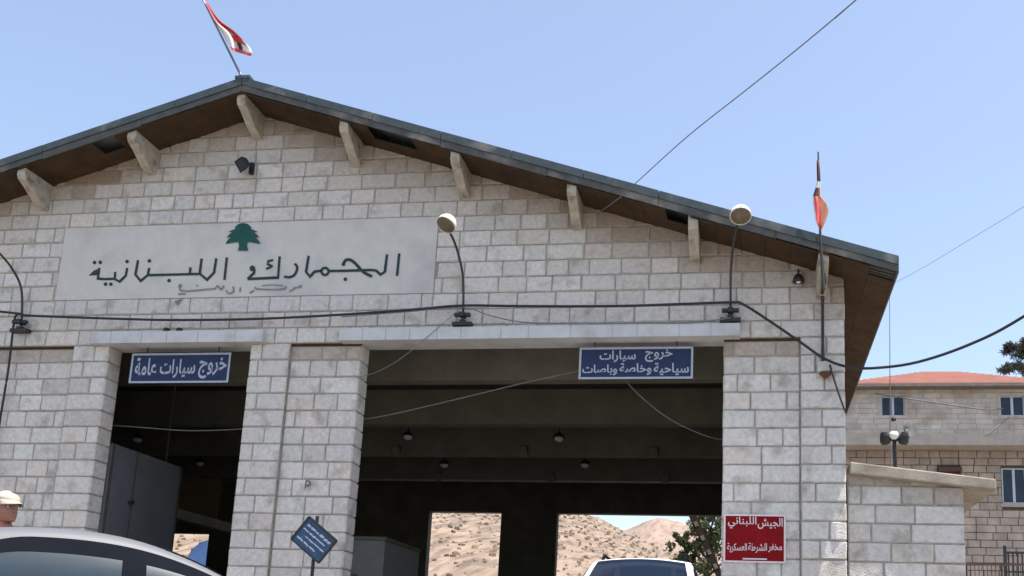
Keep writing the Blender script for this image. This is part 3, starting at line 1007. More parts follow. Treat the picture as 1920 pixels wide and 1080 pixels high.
# furled flag: a gathered strip along the pole which billows at its foot
rows = [  # (photo x, photo y of the left edge), width px of the bundle, droop
    ((382, 4), 6), ((392, 26), 9), ((402, 44), 13), ((411, 54), 26), ((418, 66), 42), ((425, 78), 48), ((430, 88), 44), ((436, 95), 34)]
b = MB(); G = []
for ri, ((x, y), wd) in enumerate(rows):
    row = []
    for j in range(13):
        t_ = j / 12
        dx = wd * t_; dy = -0.10 * wd * t_ + (0.42 * wd * t_ if ri >= 4 else 0.1 * wd * t_) - (6 * math.sin(PI * t_) if ri in (4, 5) else 0)
        yy = 15.25 + 0.10 * math.sin(t_ * 9 + ri * 0.6) * min(1, wd / 30)
        row.append(at(x + dx, y + dy, yy))
    G.append(row)
n_, m_ = len(G), 13
I = [[b.vert(q) for q in row] for row in G]
for i in range(n_ - 1):
    for j in range(m_ - 1):
        tt = (j + 0.5) / (m_ - 1)
        if i < 3: b.m = 1 if tt < 0.45 else 0
        elif i == 3: b.m = 1 if tt < 0.6 else 0
        elif i == 4: b.m = 0 if 0.3 < tt < 0.8 else 1
        elif i == 5: b.m = 2 if 0.40 < tt < 0.58 else 1
        else: b.m = 0
        b.face((I[i][j], I[i + 1][j], I[i + 1][j + 1], I[i][j + 1]))
o = b.build('flag', [MT['flagred'], MT['flagwhite'], MT['cedar']], f1, smooth=True, recalc=False)
sd = o.modifiers.new('thickness', 'SOLIDIFY'); sd.thickness = 0.006
ss = o.modifiers.new('s', 'SUBSURF'); ss.levels = 1; ss.render_levels = 1

q0 = at(1543, 676, 15.9); q1 = at(1538, 440, 15.13); q2 = at(1534, 285, 15.05)
f2 = thing('flagpole', 'upright flagpole on the right corner pier with a limp faded red flag', 'flagpole', q0)
b = MB(); b.tube([q0, Vector((q0.x, 15.9, 7.0 - 0.2)), Vector((q0.x - 0.02, 15.30, 7.1 - 0.2))], 0.032, 8)
b.tube([Vector((q0.x - 0.03, 15.16, 6.6)), q1, q2], [0.03, 0.02, 0.012], 8)
b.bar((q0.x - 0.01, 15.9, 6.8), (q0.x - 0.01, 15.15, 6.75), 0.05, 0.05)
b.build('pole', MT['arm'], f2)
b = MB(); I = []
prof = [((1534, 300), 2, 2), ((1534, 318), 2, 3), ((1535, 340), 3, 3), ((1533, 352), 4, 4), ((1531, 368), 7, 7), ((1532, 385), 8, 18), ((1534, 400), 8, 20), ((1536, 415), 7, 12), ((1538, 430), 2, 3)]
for ri, ((x, y), wl, wr) in enumerate(prof):
    row = []
    for j in range(11):
        tt = j / 10
        row.append(b.vert(at(x - wl + (wl + wr) * tt, y - 6 * abs(tt - 0.5) * (1 if ri in (5, 6) else 0), 15.02 + 0.035 * math.sin(tt * 8 + ri * 0.5))))
    I.append(row)
for i in range(len(I) - 1):
    for j in range(10):
        tt = (j + 0.5) / 10
        b.m = 2 if i < 2 else 3 if (i == 3 and tt < 0.7) else 1 if i == 2 else (1 if tt < 0.12 else 0 if tt < 0.55 else 4)
        b.face((I[i][j], I[i + 1][j], I[i + 1][j + 1], I[i][j + 1]))
o = b.build('flag', [MT['flagred'], MT['flagwhite'], MT['rust'], MT['flagdark'], MT['flagorange']], f2, smooth=True, recalc=False)
sd = o.modifiers.new('thickness', 'SOLIDIFY'); sd.thickness = 0.006


# ------------------------------------------------------------------ cables
def cable(name, label, pts, r, m, cat='cable', n=6):
    b = MB(); b.tube(path(pts, n), r, 6)
    return tag(b.build(name, m, smooth=True), label, cat)


P_ = lambda x, y, Y: at(x, y, Y)
cable('power_cable', 'thick black cable strung across the gable from lamp to lamp and off to the right',
      [P_(-60, 578, 15.8), P_(35, 588, 15.82), P_(60, 592, 15.82), P_(230, 598, 15.84), P_(330, 600, 15.86), P_(480, 598, 15.86), P_(640, 590, 15.85), P_(780, 580, 15.82), P_(866, 573, 15.8),
       P_(980, 574, 15.83), P_(1150, 574, 15.85), P_(1280, 570, 15.82), P_(1370, 567, 15.8), P_(1392, 570, 15.8), P_(1440, 600, 15.8), P_(1500, 641, 15.8), P_(1545, 672, 15.78),
       P_(1590, 688, 15.6), P_(1640, 690, 15.3), P_(1720, 679, 14.9), P_(1820, 645, 14.4), P_(1920, 593, 13.9), P_(2150, 440, 12.5)], 0.022, MT['cable'])
cable('thin_cable', 'thin dark wire sagging just below the thick gable cable between the two lamps',
      [P_(640, 594, 15.84), P_(760, 585, 15.83), P_(866, 577, 15.8), P_(920, 592, 15.84), P_(980, 604, 15.84), P_(1080, 607, 15.84), P_(1200, 606, 15.84), P_(1300, 605, 15.84), P_(1370, 596, 15.8)], 0.010, MT['greycable'])
cable('drop_cable', 'black cable dropping down the wall from the far left lamp',
      [P_(52, 592, 15.8), P_(32, 590, 15.82), P_(26, 606, 15.84), P_(22, 640, 15.85), P_(16, 690, 15.9), P_(8, 740, 15.95), P_(-2, 800, 15.97), P_(-15, 900, 15.98)], 0.020, MT['cable'])
cable('overhead_wire', 'long thin wire rising from the right roof edge into the sky',
      [P_(1118, 402, 15.95), P_(1160, 372, 15.1), P_(1200, 336, 14.2), P_(1290, 255, 12.6), P_(1400, 168, 11.2), P_(1500, 88, 10.2), P_(1600, 4, 9.4), P_(1800, -170, 8.0), at(1800, -170, 8.0) + (at(1800, -170, 8.0) - at(1600, 4, 9.4)) * 12], 0.008, MT['greycable'])
cable('faint_wire', 'faint hairline wire slanting up to the right beyond the roof corner',
      [P_(1640, 548, 26), P_(1720, 508, 24), P_(1820, 448, 22), P_(1925, 384, 20), P_(2100, 270, 18)], 0.005, MT['greycable'])
cable('indoor_wire', 'pale wire sloping up across the dark big opening to the two line sign',
      [P_(668, 788, 16.5), P_(720, 780, 16.5), P_(800, 762, 16.5), P_(900, 738, 16.45), P_(1000, 714, 16.4), P_(1095, 694, 16.3)], 0.012, MT['palecable'])
cable('indoor_wire', 'pale wire dropping to the right inside the big opening below the two line sign',
      [P_(1165, 705, 16.4), P_(1200, 742, 16.6), P_(1250, 782, 16.8), P_(1300, 808, 17.0), P_(1345, 823, 17.2), P_(1375, 822, 17.3)], 0.012, MT['palecable'])
cable('indoor_wire', 'pale wire strung level across the narrow left opening',
      [P_(200, 797, 16.6), P_(260, 801, 16.6), P_(340, 807, 16.6), P_(400, 807, 16.6), P_(460, 804, 16.6)], 0.010, MT['palecable'])
cable('stay_wire', 'dark stay wire running from the junction box down to the corner',
      [P_(1556, 684, 15.85), P_(1565, 715, 15.85), P_(1576, 748, 15.86), P_(1586, 775, 15.9)], 0.016, MT['arm'])
cable('lintel_wire', 'thin wire hanging from the middle lamp down across the wide lintel',
      [P_(852, 588, 15.8), P_(815, 620, 15.82), P_(780, 650, 15.84), P_(740, 680, 15.9), P_(700, 700, 16.0), P_(665, 708, 16.08)], 0.006, MT['greycable'])

for (px, py, Y, lab) in ((2150, 440, 12.5, 'wooden utility pole carrying the thick black cable right of the hall'),):
    e = at(px, py, Y)
    t = thing('utility_pole', lab, 'utility pole', (e.x, e.y, 0.2))
    b = MB(); b.tube([(e.x + 0.13, e.y, ground_z(e.x, e.y) - 0.2), (e.x + 0.13, e.y, e.z + 0.5)], [0.15, 0.11], 10); b.build('pole', MT['bark'], t, smooth=True)
    b = MB(); b.bar((e.x - 0.5, e.y, e.z + 0.1), (e.x + 0.76, e.y, e.z + 0.1), 0.09, 0.11); b.build('crossarm', MT['bark'], t)

# ------------------------------------------------------------------ interior things
for k, (px, py, Y) in enumerate(((765, 818, 23.9), (1048, 821, 23.9), (833, 871, 27.4), (1097, 871, 27.4), (258, 823, 23.9), (375, 868, 27.4))):
    w0 = at(px, py, Y)
    lab = ['round ceiling lamp in the big opening, front row left', 'round ceiling lamp in the big opening, front row right', 'round ceiling lamp in the big opening, back row left',
           'round ceiling lamp in the big opening, back row right', 'round ceiling lamp in the narrow opening, nearer one', 'round ceiling lamp in the narrow opening, farther one'][k]
    t = thing('ceiling_lamp', lab, 'lamp', w0, 0, 'ceiling lamps in the hall')
    b = MB(); b.tube([w0 + Vector((0, 0, 0.06)), Vector((w0.x, w0.y, 6.98))], 0.012, 6); b.build('rod', MT['black'], t)
    b = MB(); b.lathe([(0.03, 0.14), (0.10, 0.09), (0.17, 0.0), (0.16, -0.005)], w0, (0, 0, 1), 16); b.build('shade', MT['black'], t, smooth=True)
    b = MB(); b.lathe([(0.12, 0.0), (0.10, -0.06), (0.05, -0.09), (0, -0.10)], w0, (0, 0, 1), 16); b.build('globe', MT['lightglass'], t, smooth=True)

# opened gate leaf in the left opening
gl_ = thing('gate_leaf', 'tall dark grey steel gate leaf folded back inside the narrow opening', 'gate', (-11.62, 16.45, GZ))
b = MB(); b.box(-11.72, -11.66, 16.44, 18.72, GZ + 0.03, 4.36); b.build('sheet', MT['door'], gl_)
for (y0, y1) in ((16.44, 16.50), (17.18, 17.20), (18.66, 18.72)):
    b = MB(); b.box(-11.658, -11.64, y0, y1, GZ + 0.04, 4.35); b.build('stile', MT['ceiling'], gl_)
b = MB(); b.lathe([(0.03, 0), (0.03, 0.05), (0.05, 0.06), (0.05, 0.09), (0, 0.1)], (-11.655, 17.12, at(262, 942, 17.1).z), (1, 0, 0), 10); b.build('knob', MT['black'], gl_)

# cable tray hanging in the left bay
c0, c1 = at(300, 944, 20.4), at(420, 985, 24.6)
ct = MB(); ct.box(c0.x - 0.25, c0.x, 20.0, 27.4, c0.z - 0.22, c0.z)
for y in (20.6, 23.8, 27.0): ct.box(c0.x - 0.14, c0.x - 0.11, y, y + 0.03, c0.z, 6.98)
tag(ct.build('cable_tray', MT['beam']), 'dark hanging cable tray running back inside the narrow opening', 'cable tray')

# inspection kiosk
kx = at(787, 1030, 24).x
kz = at(787, 1030, 24).z
t = thing('kiosk', 'grey panelled inspection kiosk standing in the shade inside the big opening', 'kiosk', (kx - 0.9, 22.8, GZ))
b = MB(); b.box(kx - 1.8, kx, 21.6, 24.0, GZ, kz - 0.08); o = b.build('body', MT['kiosk'], t)
b = MB(); b.box(kx - 1.86, kx + 0.03, 21.55, 24.02, kz - 0.08, kz); b.build('roof', MT['beam'], t)
b = MB(); b.box(kx + 0.001, kx + 0.012, 22.1, 23.5, 1.5, 2.5); b.build('window', MT['carglass'], t)
b = MB(); b.box(kx - 1.4, kx - 0.6, 21.588, 21.599, GZ + 0.1, 2.5); b.build('door', MT['door'], t)

# raised barrier boom behind the hall
q0 = at(1296, 962, 36.0); q1 = at(1349, 1078, 36.0); dv = (q1 - q0)
base = q0 + dv * ((q0.z - 1.35) / (q0.z - q1.z))
t = thing('barrier', 'dark raised barrier boom leaning across the right rear opening', 'road barrier', (base.x, 36.0, GZ))
b = MB(); b.box(base.x - 0.2, base.x + 0.2, 35.85, 36.25, GZ, 1.5); b.build('cabinet', MT['barrier'], t)
b = MB(); b.bar(base, q0 - dv * 0.25, 0.26, 0.12, (0, 1, 0)); b.m = 1; L = (q0 - base)
for i in range(9):
    a = base + L * (0.06 + i * 0.105); e = base + L * (0.06 + i * 0.105 + 0.035)
    b.bar(a + Vector((0, -0.065, 0)), e + Vector((0, -0.065, 0)), 0.13, 0.01, (0, 1, 0))
b.build('boom', [MT['barrier'], MT['barrierw']], t)


# ------------------------------------------------------------------ cars
def lerp(a, b, t): return a + (b - a) * t


class CarShape:
    def __init__(s, L, W, belt, roofline, wroof, wbelt, sill, hood_rear):
        s.L, s.W = L, W; s.belt = belt; s.rl = roofline; s.wr = wroof; s.wb = wbelt

    def zroof(s, x): return float(np.interp(x, [p[0] for p in s.rl], [p[1] for p in s.rl]))

    def zbelt(s, x): return float(np.interp(x, [p[0] for p in s.belt], [p[1] for p in s.belt]))

    def hw(s, x): return float(np.interp(x, [p[0] for p in s.wb], [p[1] for p in s.wb]))

    def wroof(s, x):
        z = s.zroof(x); zb = s.zbelt(x); zm = max(p[1] for p in s.rl)
        t = max(0, min(1, (z - zb) / (zm - zb)))
        return lerp(s.hw(x) * 0.97, s.wr, t ** 0.8)

    def side(s, x, t, off=0.0, sgn=1):
        zb, zr = s.zbelt(x), s.zroof(x)
        w = lerp(s.hw(x) * 0.97, s.wroof(x), t) + 0.035 * math.sin(PI * min(1, t))
        return (x - s.L / 2, sgn * (w + off), lerp(zb, zr, t))

    def top(s, x, v, off=0.0):
        zr = s.zroof(x); w = s.wroof(x)
        return (x - s.L / 2, v * w, zr + 0.055 * (1 - v * v) + off)


def smooth_line(pts, n=8):
    q = catmull([(a, b, 0) for a, b in pts], n)
    return [(v.x, v.y) for v in q]


def build_car(name, label, loc, rz, paint, glass, kind='sedan', cat='car'):
    t = thing(name, label, cat, loc, rz)
    if kind == 'sedan':
        L, W = 4.5, 1.74
        belt = smooth_line([(0, 0.86), (0.5, 0.95), (1.2, 0.945), (2.4, 0.925), (3.3, 0.90), (4.0, 0.78), (4.5, 0.60)])
        rl = smooth_line([(0.45, 0.955), (0.80, 1.06), (1.15, 1.235), (1.5, 1.36), (1.9, 1.425), (2.3, 1.43), (2.65, 1.375), (3.0, 1.245), (3.3, 1.075), (3.52, 0.90)])
        wb = [(0, 0.70), (0.3, 0.80), (1.0, 0.86), (3.4, 0.86), (4.1, 0.80), (4.5, 0.62)]
        sh = CarShape(L, W, belt, rl, 0.57, wb, 0, 0); g0, g1 = 0.45, 3.52
        panes = [(1.58, 2.46), (2.60, 3.26)]; trim = (1.40, 3.38); ws = (2.72, 3.44); rw = (0.55, 1.28)
        wheels = (0.78, 3.62); wheel_r = 0.31
    else:
        L, W = 4.6, 1.84
        belt = smooth_line([(0, 1.02), (0.6, 1.06), (2.2, 1.06), (3.2, 1.04), (4.0, 1.00), (4.6, 0.86)])
        rl = smooth_line([(0.05, 1.08), (0.22, 1.40), (0.45, 1.62), (0.9, 1.70), (1.8, 1.74), (2.4, 1.73), (2.75, 1.66), (3.05, 1.46), (3.35, 1.22), (3.52, 1.05)])
        wb = [(0, 0.80), (0.3, 0.88), (1.0, 0.92), (3.6, 0.92), (4.3, 0.86), (4.6, 0.72)]
        sh = CarShape(L, W, belt, rl, 0.64, wb, 0, 0); g0, g1 = 0.05, 3.52
        panes = [(0.45, 1.10), (1.18, 2.05), (2.14, 3.05)]; trim = (0.36, 3.2); ws = (2.72, 3.46); rw = (0.10, 0.42)
        wheels = (0.82, 3.72); wheel_r = 0.36
    # lower body, with wheel arches cut as notches in the sill line
    xs = sorted(set([round(L * i / 60, 4) for i in range(61)]))
    b = MB(); G = []
    for x in xs:
        hw = sh.hw(x); zb = sh.zbelt(x)
        zs = 0.24 + (0.16 if x < 0.12 or x > L - 0.12 else 0)
        for wx in wheels:
            dx = abs(x - wx)
            if dx < wheel_r + 0.06: zs = max(zs, math.sqrt((wheel_r + 0.06) ** 2 - dx * dx) + wheel_r * 0.95)
        zs = min(zs, zb - 0.08)
        X = x - L / 2
        h = [(0.9 * hw, zs), (hw, max(zs + 0.02, lerp(zs, zb, 0.35))), (hw * 1.0, max(zs + 0.03, lerp(zs, zb, 0.7))), (hw * 0.975, zb), (hw * 0.80, zb + 0.03), (hw * 0.4, zb + 0.055)]
        ring = [(X, -w, z) for w, z in h] + [(X, 0, zb + 0.06)] + [(X, w, z) for w, z in h[::-1]]
        G.append(ring)
    b.grid(G)
    b.face([b.vert(p) for p in G[0]]); b.face([b.vert(p) for p in G[-1]])
    # greenhouse shell
    gx = [g0 + (g1 - g0) * i / 40 for i in range(41)]
    Gg = []
    for x in gx:
        ring = [sh.side(x, tt, 0, -1) for tt in (-0.03, 0.25, 0.5, 0.75, 0.93, 1.0)] + [sh.top(x, v) for v in (-0.93, -0.8, -0.5, 0, 0.5, 0.8, 0.93)] + \
               [sh.side(x, tt, 0, 1) for tt in (1.0, 0.93, 0.75, 0.5, 0.25, -0.03)]
        Gg.append(ring)
    b.grid(Gg)
    body = b.build('body', paint, t, smooth=True, world=False)

    def arch(x):                            # the side glass closes in an arch towards the rear pillar
        if kind != 'sedan': return 1.0
        q = max(0.0, min(1.0, (x - trim[0]) / 0.55))
        return max(0.02, math.sqrt(1 - (1 - q) ** 2))

    def strip(x0, x1, t0, t1, off, sgn, n=18, lean=0.0):
        return [[sh.side(lerp(x0, x1, i / n), lerp(t0, max(t0 + 0.01, t1 * arch(lerp(x0, x1, i / n))), j / 6), off, sgn) for j in range(7)] for i in range(n + 1)]
    for sgn in (-1, 1):
        m = MB(); m.grid(strip(trim[0], trim[1], 0.0, 0.90, 0.014, sgn, 40)); m.build('window_trim', MT['trim'], t, smooth=True, world=False)
        for (a, c) in panes:
            m = MB(); m.grid(strip(a, c, 0.05, 0.70 if kind == 'sedan' else 0.78, 0.022, sgn, 14, 0.0)); m.build('window', glass, t, smooth=True, world=False)
        zb = sh.zbelt(1.6)
        for hx in ((panes[-2][0] + 0.12, panes[-1][0] + 0.12)):
            h = MB(); h.box(hx - L / 2, hx + 0.17 - L / 2, sgn * (sh.hw(hx) - 0.005), sgn * (sh.hw(hx) + 0.03), zb - 0.13, zb - 0.10)
            h.build('door_handle', MT['trim'], t, world=False)
        mx = panes[-1][1] - 0.05; mm = MB()
        mm.lathe([(0, -0.10), (0.06, -0.09), (0.085, 0.0), (0.07, 0.05), (0, 0.06)], (mx - L / 2, sgn * (sh.hw(mx) + 0.10), sh.zbelt(mx) + 0.08), (1, 0, 0), 12)
        mm.build('side_mirror', paint if kind == 'sedan' else MT['trim'], t, smooth=True, world=False)
        hl = MB(); x = L - 0.16; hl.grid([[(x - L / 2 + 0.10 * (1 - v) + 0.03, sgn * (sh.hw(x) * (0.45 + 0.50 * v)), 0.60 + 0.13 * u + (0.12 if kind != 'sedan' else 0)) for u in (0, 0.5, 1)] for v in (0, 0.33, 0.66, 1)])
        hl.build('headlight', MT['lightglass'], t, smooth=True, world=False)
        tl_ = MB(); tl_.grid([[(-L / 2 - 0.012 + 0.08 * max(0, v - 0.5), sgn * (0.42 + 0.30 * v), 0.66 + 0.16 * u + (0.15 if kind != 'sedan' else 0)) for u in (0, 0.5, 1)] for v in (0, 0.33, 0.66, 1)])
        tl_.build('tail_light', MT['redglass'], t, world=False)
    for nm, (a, c), in (('windscreen', ws), ('rear_window', rw)):
        m = MB(); m.grid([[sh.top(lerp(a, c, i / 12), v, 0.010) for v in [-0.90 + 1.8 * j / 12 for j in range(13)]] for i in range(13)])
        m.build(nm, glass, t, smooth=True, world=False)
    for wx in wheels:
        for sgn in (-1, 1):
            o = Vector((wx - L / 2, sgn * (sh.hw(wx) - 0.10), wheel_r))
            r = wheel_r
            w_ = MB(); w_.lathe([(r * 0.62, -0.09), (r * 0.95, -0.10), (r, -0.06), (r, 0.06), (r * 0.95, 0.10), (r * 0.62, 0.09)], o, (0, sgn, 0), 24)
            ty = w_.build('wheel', MT['rubber'], t, smooth=True, world=False)
            w_ = MB(); w_.lathe([(r * 0.63, 0.08), (r * 0.55, 0.05), (r * 0.2, 0.06), (0, 0.07)], o, (0, sgn, 0), 24)
            rr = w_.build('rim', MT['rim'], ty, smooth=True, world=False)
    if kind != 'sedan':
        for sgn in (-1, 1):
            m = MB()
            m.tube([(x - L / 2, sgn * (sh.wroof(x) - 0.07), sh.zroof(x) + z) for x, z in ((0.6, 0.02), (0.7, 0.075), (1.6, 0.085), (2.3, 0.08), (2.42, 0.02))], 0.022, 8)
            m.build('roof_rail', MT['trim'], t, smooth=True, world=False)
        m = MB(); m.box(L / 2 - 0.03, L / 2 + 0.005, -0.5, 0.5, 0.62, 0.80); m.build('grille', MT['trim'], t, world=False)
    return t


build_car('parked_car', 'silver sedan cut off by the lower left edge, only roof and side windows showing', (-4.50, 6.17, -0.04), math.radians(38), MT['silver'], MT['carglass'])
build_car('sport_utility_vehicle', 'white vehicle with black roof rails facing out before the big opening', (-1.50, 13.9, 0.38), math.radians(-90), MT['white_paint'], MT['blueglass'], 'suv')

# truck with blue tarpaulin behind the hall
tp = at(372, 1014, 38.0)
t = thing('truck', 'lorry with a rounded blue tarpaulin glimpsed through the narrow opening', 'lorry', (tp.x + 0.6, 38, GZ))
X0 = tp.x + 0.6
b = MB(); b.box(X0 - 1.2, X0 + 1.2, 38, 43, 1.3, 2.2); b.build('cargo_bed', MT['blue_paint'], t)
b = MB(); b.grid([[(X0 + 1.22 * math.cos(a), y, 2.2 + (tp.z + 0.03 - 2.2) * (math.sin(a) ** 0.5 if math.sin(a) > 0 else 0) + 0.02 * math.sin(y * 5)) for a in [PI * k / 16 for k in range(17)]] for y in [38 + 0.5 * i for i in range(11)]])
b.face([b.vert((X0 + 1.22 * math.cos(a), 38, 2.2 + (tp.z + 0.03 - 2.2) * (max(0, math.sin(a)) ** 0.5))) for a in [PI * k / 16 for k in range(17)]])
b.build('tarpaulin', MT['tarp'], t, smooth=True)
b = MB(); b.box(X0 - 1.15, X0 + 1.15, 43.2, 45.2, 0.9, 3.1); b.build('cab', MT['blue_paint'], t)
for (dx, y) in ((-1, 39), (1, 39), (-1, 44.2), (1, 44.2)):
    b = MB(); b.lathe([(0.3, -0.14), (0.5, -0.14), (0.52, 0), (0.5, 0.14), (0.3, 0.14), (0, 0.1)], (X0 + dx * 1.0, y, GZ + 0.52), (dx, 0, 0), 20); b.build('wheel', MT['rubber'], t)


# ------------------------------------------------------------------ person
def skin_mesh(verts, edges, radii, levels=2):
    me = bpy.data.meshes.new('sk'); me.from_pydata(verts, edges, [])
    o = bpy.data.objects.new('sk', me); COL.objects.link(o)
    o.modifiers.new('skin', 'SKIN').use_smooth_shade = True
    sv = me.skin_vertices[0].data
    for i, r in enumerate(radii):
        sv[i].radius = r if isinstance(r, tuple) else (r, r)
        sv[i].use_root = (i == 0)
    ss = o.modifiers.new('sub', 'SUBSURF'); ss.levels = levels; ss.render_levels = levels
    dg = bpy.context.evaluated_depsgraph_get(); dg.update()
    ev = o.evaluated_get(dg); m = ev.to_mesh()
    v = [tuple(p.co) for p in m.vertices]; f = [tuple(p.vertices) for p in m.polygons]
    ev.to_mesh_clear(); bpy.data.objects.remove(o); bpy.data.meshes.remove(me)
    return v, f


def add_vf(mb, v, f):
    I = [mb.vert(p) for p in v]
    for q in f: mb.face([I[i] for i in q])


person_loc = (-5.62, 6.75, 0.05)
pe = thing('person', 'man in a cream baseball cap standing behind the silver car, cut by the left edge', 'person', person_loc, math.radians(-14))
# figure faces +x, height about 1.76
sv, se, sr = [], [], []


def V(p, r, parent=None):
    sv.append(p); sr.append(r)
    if parent is not None: se.append((parent, len(sv) - 1))
    return len(sv) - 1


pel = V((0, 0, 0.95), (0.13, 0.15))
w1 = V((0.0, 0, 1.12), (0.115, 0.145), pel); w2_ = V((0.01, 0, 1.30), (0.13, 0.165), w1); w3 = V((0.0, 0, 1.43), (0.10, 0.15), w2_)
nk = V((0.005, 0, 1.50), (0.06, 0.065), w3); nk2 = V((0.02, 0, 1.585), 0.055, nk)
for sg_ in (-1, 1):
    sh0 = V((0, sg_ * 0.10, 1.43), 0.085, w3); sh_ = V((-0.003, sg_ * 0.185, 1.41), 0.060, sh0)
    el = V((-0.03, sg_ * 0.25, 1.15), 0.043, sh_); wr = V((0.05, sg_ * 0.26, 0.90), 0.029, el)
    pm = V((0.075, sg_ * 0.262, 0.83), (0.02, 0.036), wr); pk = V((0.09, sg_ * 0.262, 0.79), (0.016, 0.036), pm)
    for k, (dy, ln) in enumerate(((-0.030, 0.070), (-0.010, 0.082), (0.010, 0.077), (0.029, 0.060))):
        a = V((0.098, sg_ * 0.262 + dy, 0.772), 0.0085, pk); c = V((0.103, sg_ * 0.262 + dy, 0.772 - ln * 0.5), 0.008, a); V((0.094, sg_ * 0.262 + dy * 0.9, 0.772 - ln), 0.007, c)
    a = V((0.115, sg_ * 0.225, 0.83), 0.010, pm); V((0.128, sg_ * 0.215, 0.795), 0.008, a)
    hp = V((0, sg_ * 0.095, 0.88), 0.088, pel); kn = V((0.015, sg_ * 0.105, 0.49), 0.058, hp); an = V((-0.02, sg_ * 0.11, 0.09), 0.038, kn)
    he = V((-0.03, sg_ * 0.11, 0.045), 0.035, an); V((0.15, sg_ * 0.125, 0.03), (0.03, 0.042), an)
bm_ = MB()
v_, f_ = skin_mesh(sv, se, sr, 2)
add_vf(bm_, v_, f_)
# head: stacked slices (t from chin to crown), facing +x
HZ, HH = 1.535, 0.235
rows = [  # t, front x, back x, half width
    (0.00, 0.075, -0.01, 0.028), (0.05, 0.094, -0.035, 0.047), (0.14, 0.098, -0.055, 0.057), (0.22, 0.096, -0.07, 0.063), (0.28, 0.099, -0.08, 0.066),
    (0.36, 0.095, -0.09, 0.069), (0.45, 0.091, -0.098, 0.072), (0.53, 0.088, -0.104, 0.074), (0.62, 0.093, -0.108, 0.076), (0.72, 0.090, -0.108, 0.077),
    (0.82, 0.078, -0.100, 0.073), (0.90, 0.058, -0.084, 0.062), (0.96, 0.030, -0.058, 0.044), (1.0, -0.012, -0.020, 0.006)]
G = []
NA = 72
TT = [i / 44 for i in range(45)]
fine = [(t_,) + tuple(float(np.interp(t_, [q[0] for q in rows], [q[i] for q in rows])) for i in (1, 2, 3)) for t_ in TT]
for (t_, fx, bx, hw) in fine:
    ring = []
    for k in range(NA):
        a = 2 * PI * k / NA
        c_, s_ = math.cos(a), math.sin(a)
        cx_ = (fx + bx) / 2; rx = (fx - bx) / 2
        e = 0.86
        x = cx_ + rx * math.copysign(abs(c_) ** e, c_); y = hw * math.copysign(abs(s_) ** e, s_)
        fa_ = abs((a + PI) % (2 * PI) - PI)
        # nose, lips, sockets
        x += 0.030 * math.exp(-(fa_ / 0.17) ** 2) * math.exp(-((t_ - 0.345) / 0.045) ** 2) + 0.016 * math.exp(-(fa_ / 0.13) ** 2) * math.exp(-((t_ - 0.43) / 0.08) ** 2)
        x += 0.009 * math.exp(-(fa_ / 0.28) ** 2) * (math.exp(-((t_ - 0.245) / 0.020) ** 2) + math.exp(-((t_ - 0.19) / 0.020) ** 2))
        x -= 0.006 * math.exp(-(fa_ / 0.33) ** 2) * math.exp(-((t_ - 0.217) / 0.010) ** 2)
        x -= 0.015 * math.exp(-((fa_ - 0.42) / 0.22) ** 2) * math.exp(-((t_ - 0.50) / 0.05) ** 2)
        x += 0.006 * math.exp(-(fa_ / 0.7) ** 2) * math.exp(-((t_ - 0.585) / 0.03) ** 2)
        x += 0.008 * math.exp(-(fa_ / 0.35) ** 2) * math.exp(-((t_ - 0.07) / 0.05) ** 2)
        ring.append((x + 0.02, y, HZ + HH * t_))
    ring.append(ring[0])
    G.append(ring)
bm_.grid(G)
for sg_ in (-1, 1):                        # ears
    bm_.lathe([(0.0, 0.012), (0.010, 0.012), (0.018, 0.012), (0.023, 0.004), (0.02, -0.008), (0, -0.012)], (0.002, sg_ * 0.077, HZ + HH * 0.45), (0.35, sg_, 0.05), 14)
body = bm_.build('body', MT['skin'], pe, smooth=True, world=False)
for sg_ in (-1, 1):
    e = MB(); e.lathe([(0, 0.012), (0.008, 0.009), (0.012, 0), (0.008, -0.009), (0, -0.012)], (0.093, sg_ * 0.030, HZ + HH * 0.50), (1, 0, 0), 10)
    eo = e.build('eye', MT['eyewhite'], pe, smooth=True, world=False)
    e = MB(); e.lathe([(0, 0.0135), (0.005, 0.0125), (0.006, 0.010)], (0.093, sg_ * 0.030, HZ + HH * 0.50), (1, sg_ * 0.1, 0), 10); e.build('iris', MT['iris'], eo, world=False)
hr = MB(); G = []
for t_, o_ in ((0.30, 0.004), (0.42, 0.006), (0.55, 0.008), (0.68, 0.009), (0.80, 0.009)):
    r_ = [q for q in rows if q[0] <= t_ + 1e-6][-1]
    fx, bx, hw = [float(np.interp(t_, [q[0] for q in rows], [q[i] for q in rows])) for i in (1, 2, 3)]
    G.append([(0.02 + (fx + bx) / 2 + ((fx - bx) / 2 + o_) * math.cos(a), (hw + o_) * math.sin(a) * 1.03, HZ + HH * t_) for a in [lerp(PI * 0.62, PI * 1.38, k / 16) for k in range(17)]])
hr.grid(G); o = hr.build('hair', MT['hair'], pe, smooth=True, world=False); sd = o.modifiers.new('t', 'SOLIDIFY'); sd.thickness = 0.008
cp = MB(); G = []
for t_, o_ in ((0.69, 0.010), (0.75, 0.014), (0.84, 0.017), (0.93, 0.018), (0.99, 0.017), (1.03, 0.008), (1.045, -0.004)):
    fx, bx, hw = [float(np.interp(min(t_, 0.985), [q[0] for q in rows], [q[i] for q in rows])) for i in (1, 2, 3)]
    if t_ > 1: fx, bx, hw = 0.02 * (1.05 - t_) * 20, -0.03 - 0.01, 0.028 * (1.05 - t_) * 20
    G.append([(0.02 + (fx + bx) / 2 + ((fx - bx) / 2 + o_) * math.cos(a), (hw + o_) * math.sin(a), HZ + HH * t_) for a in [2 * PI * k / 28 for k in range(29)]])
cp.grid(G)
cp.build('cap', MT['cap'], pe, smooth=True, world=False)
br = MB(); G = []
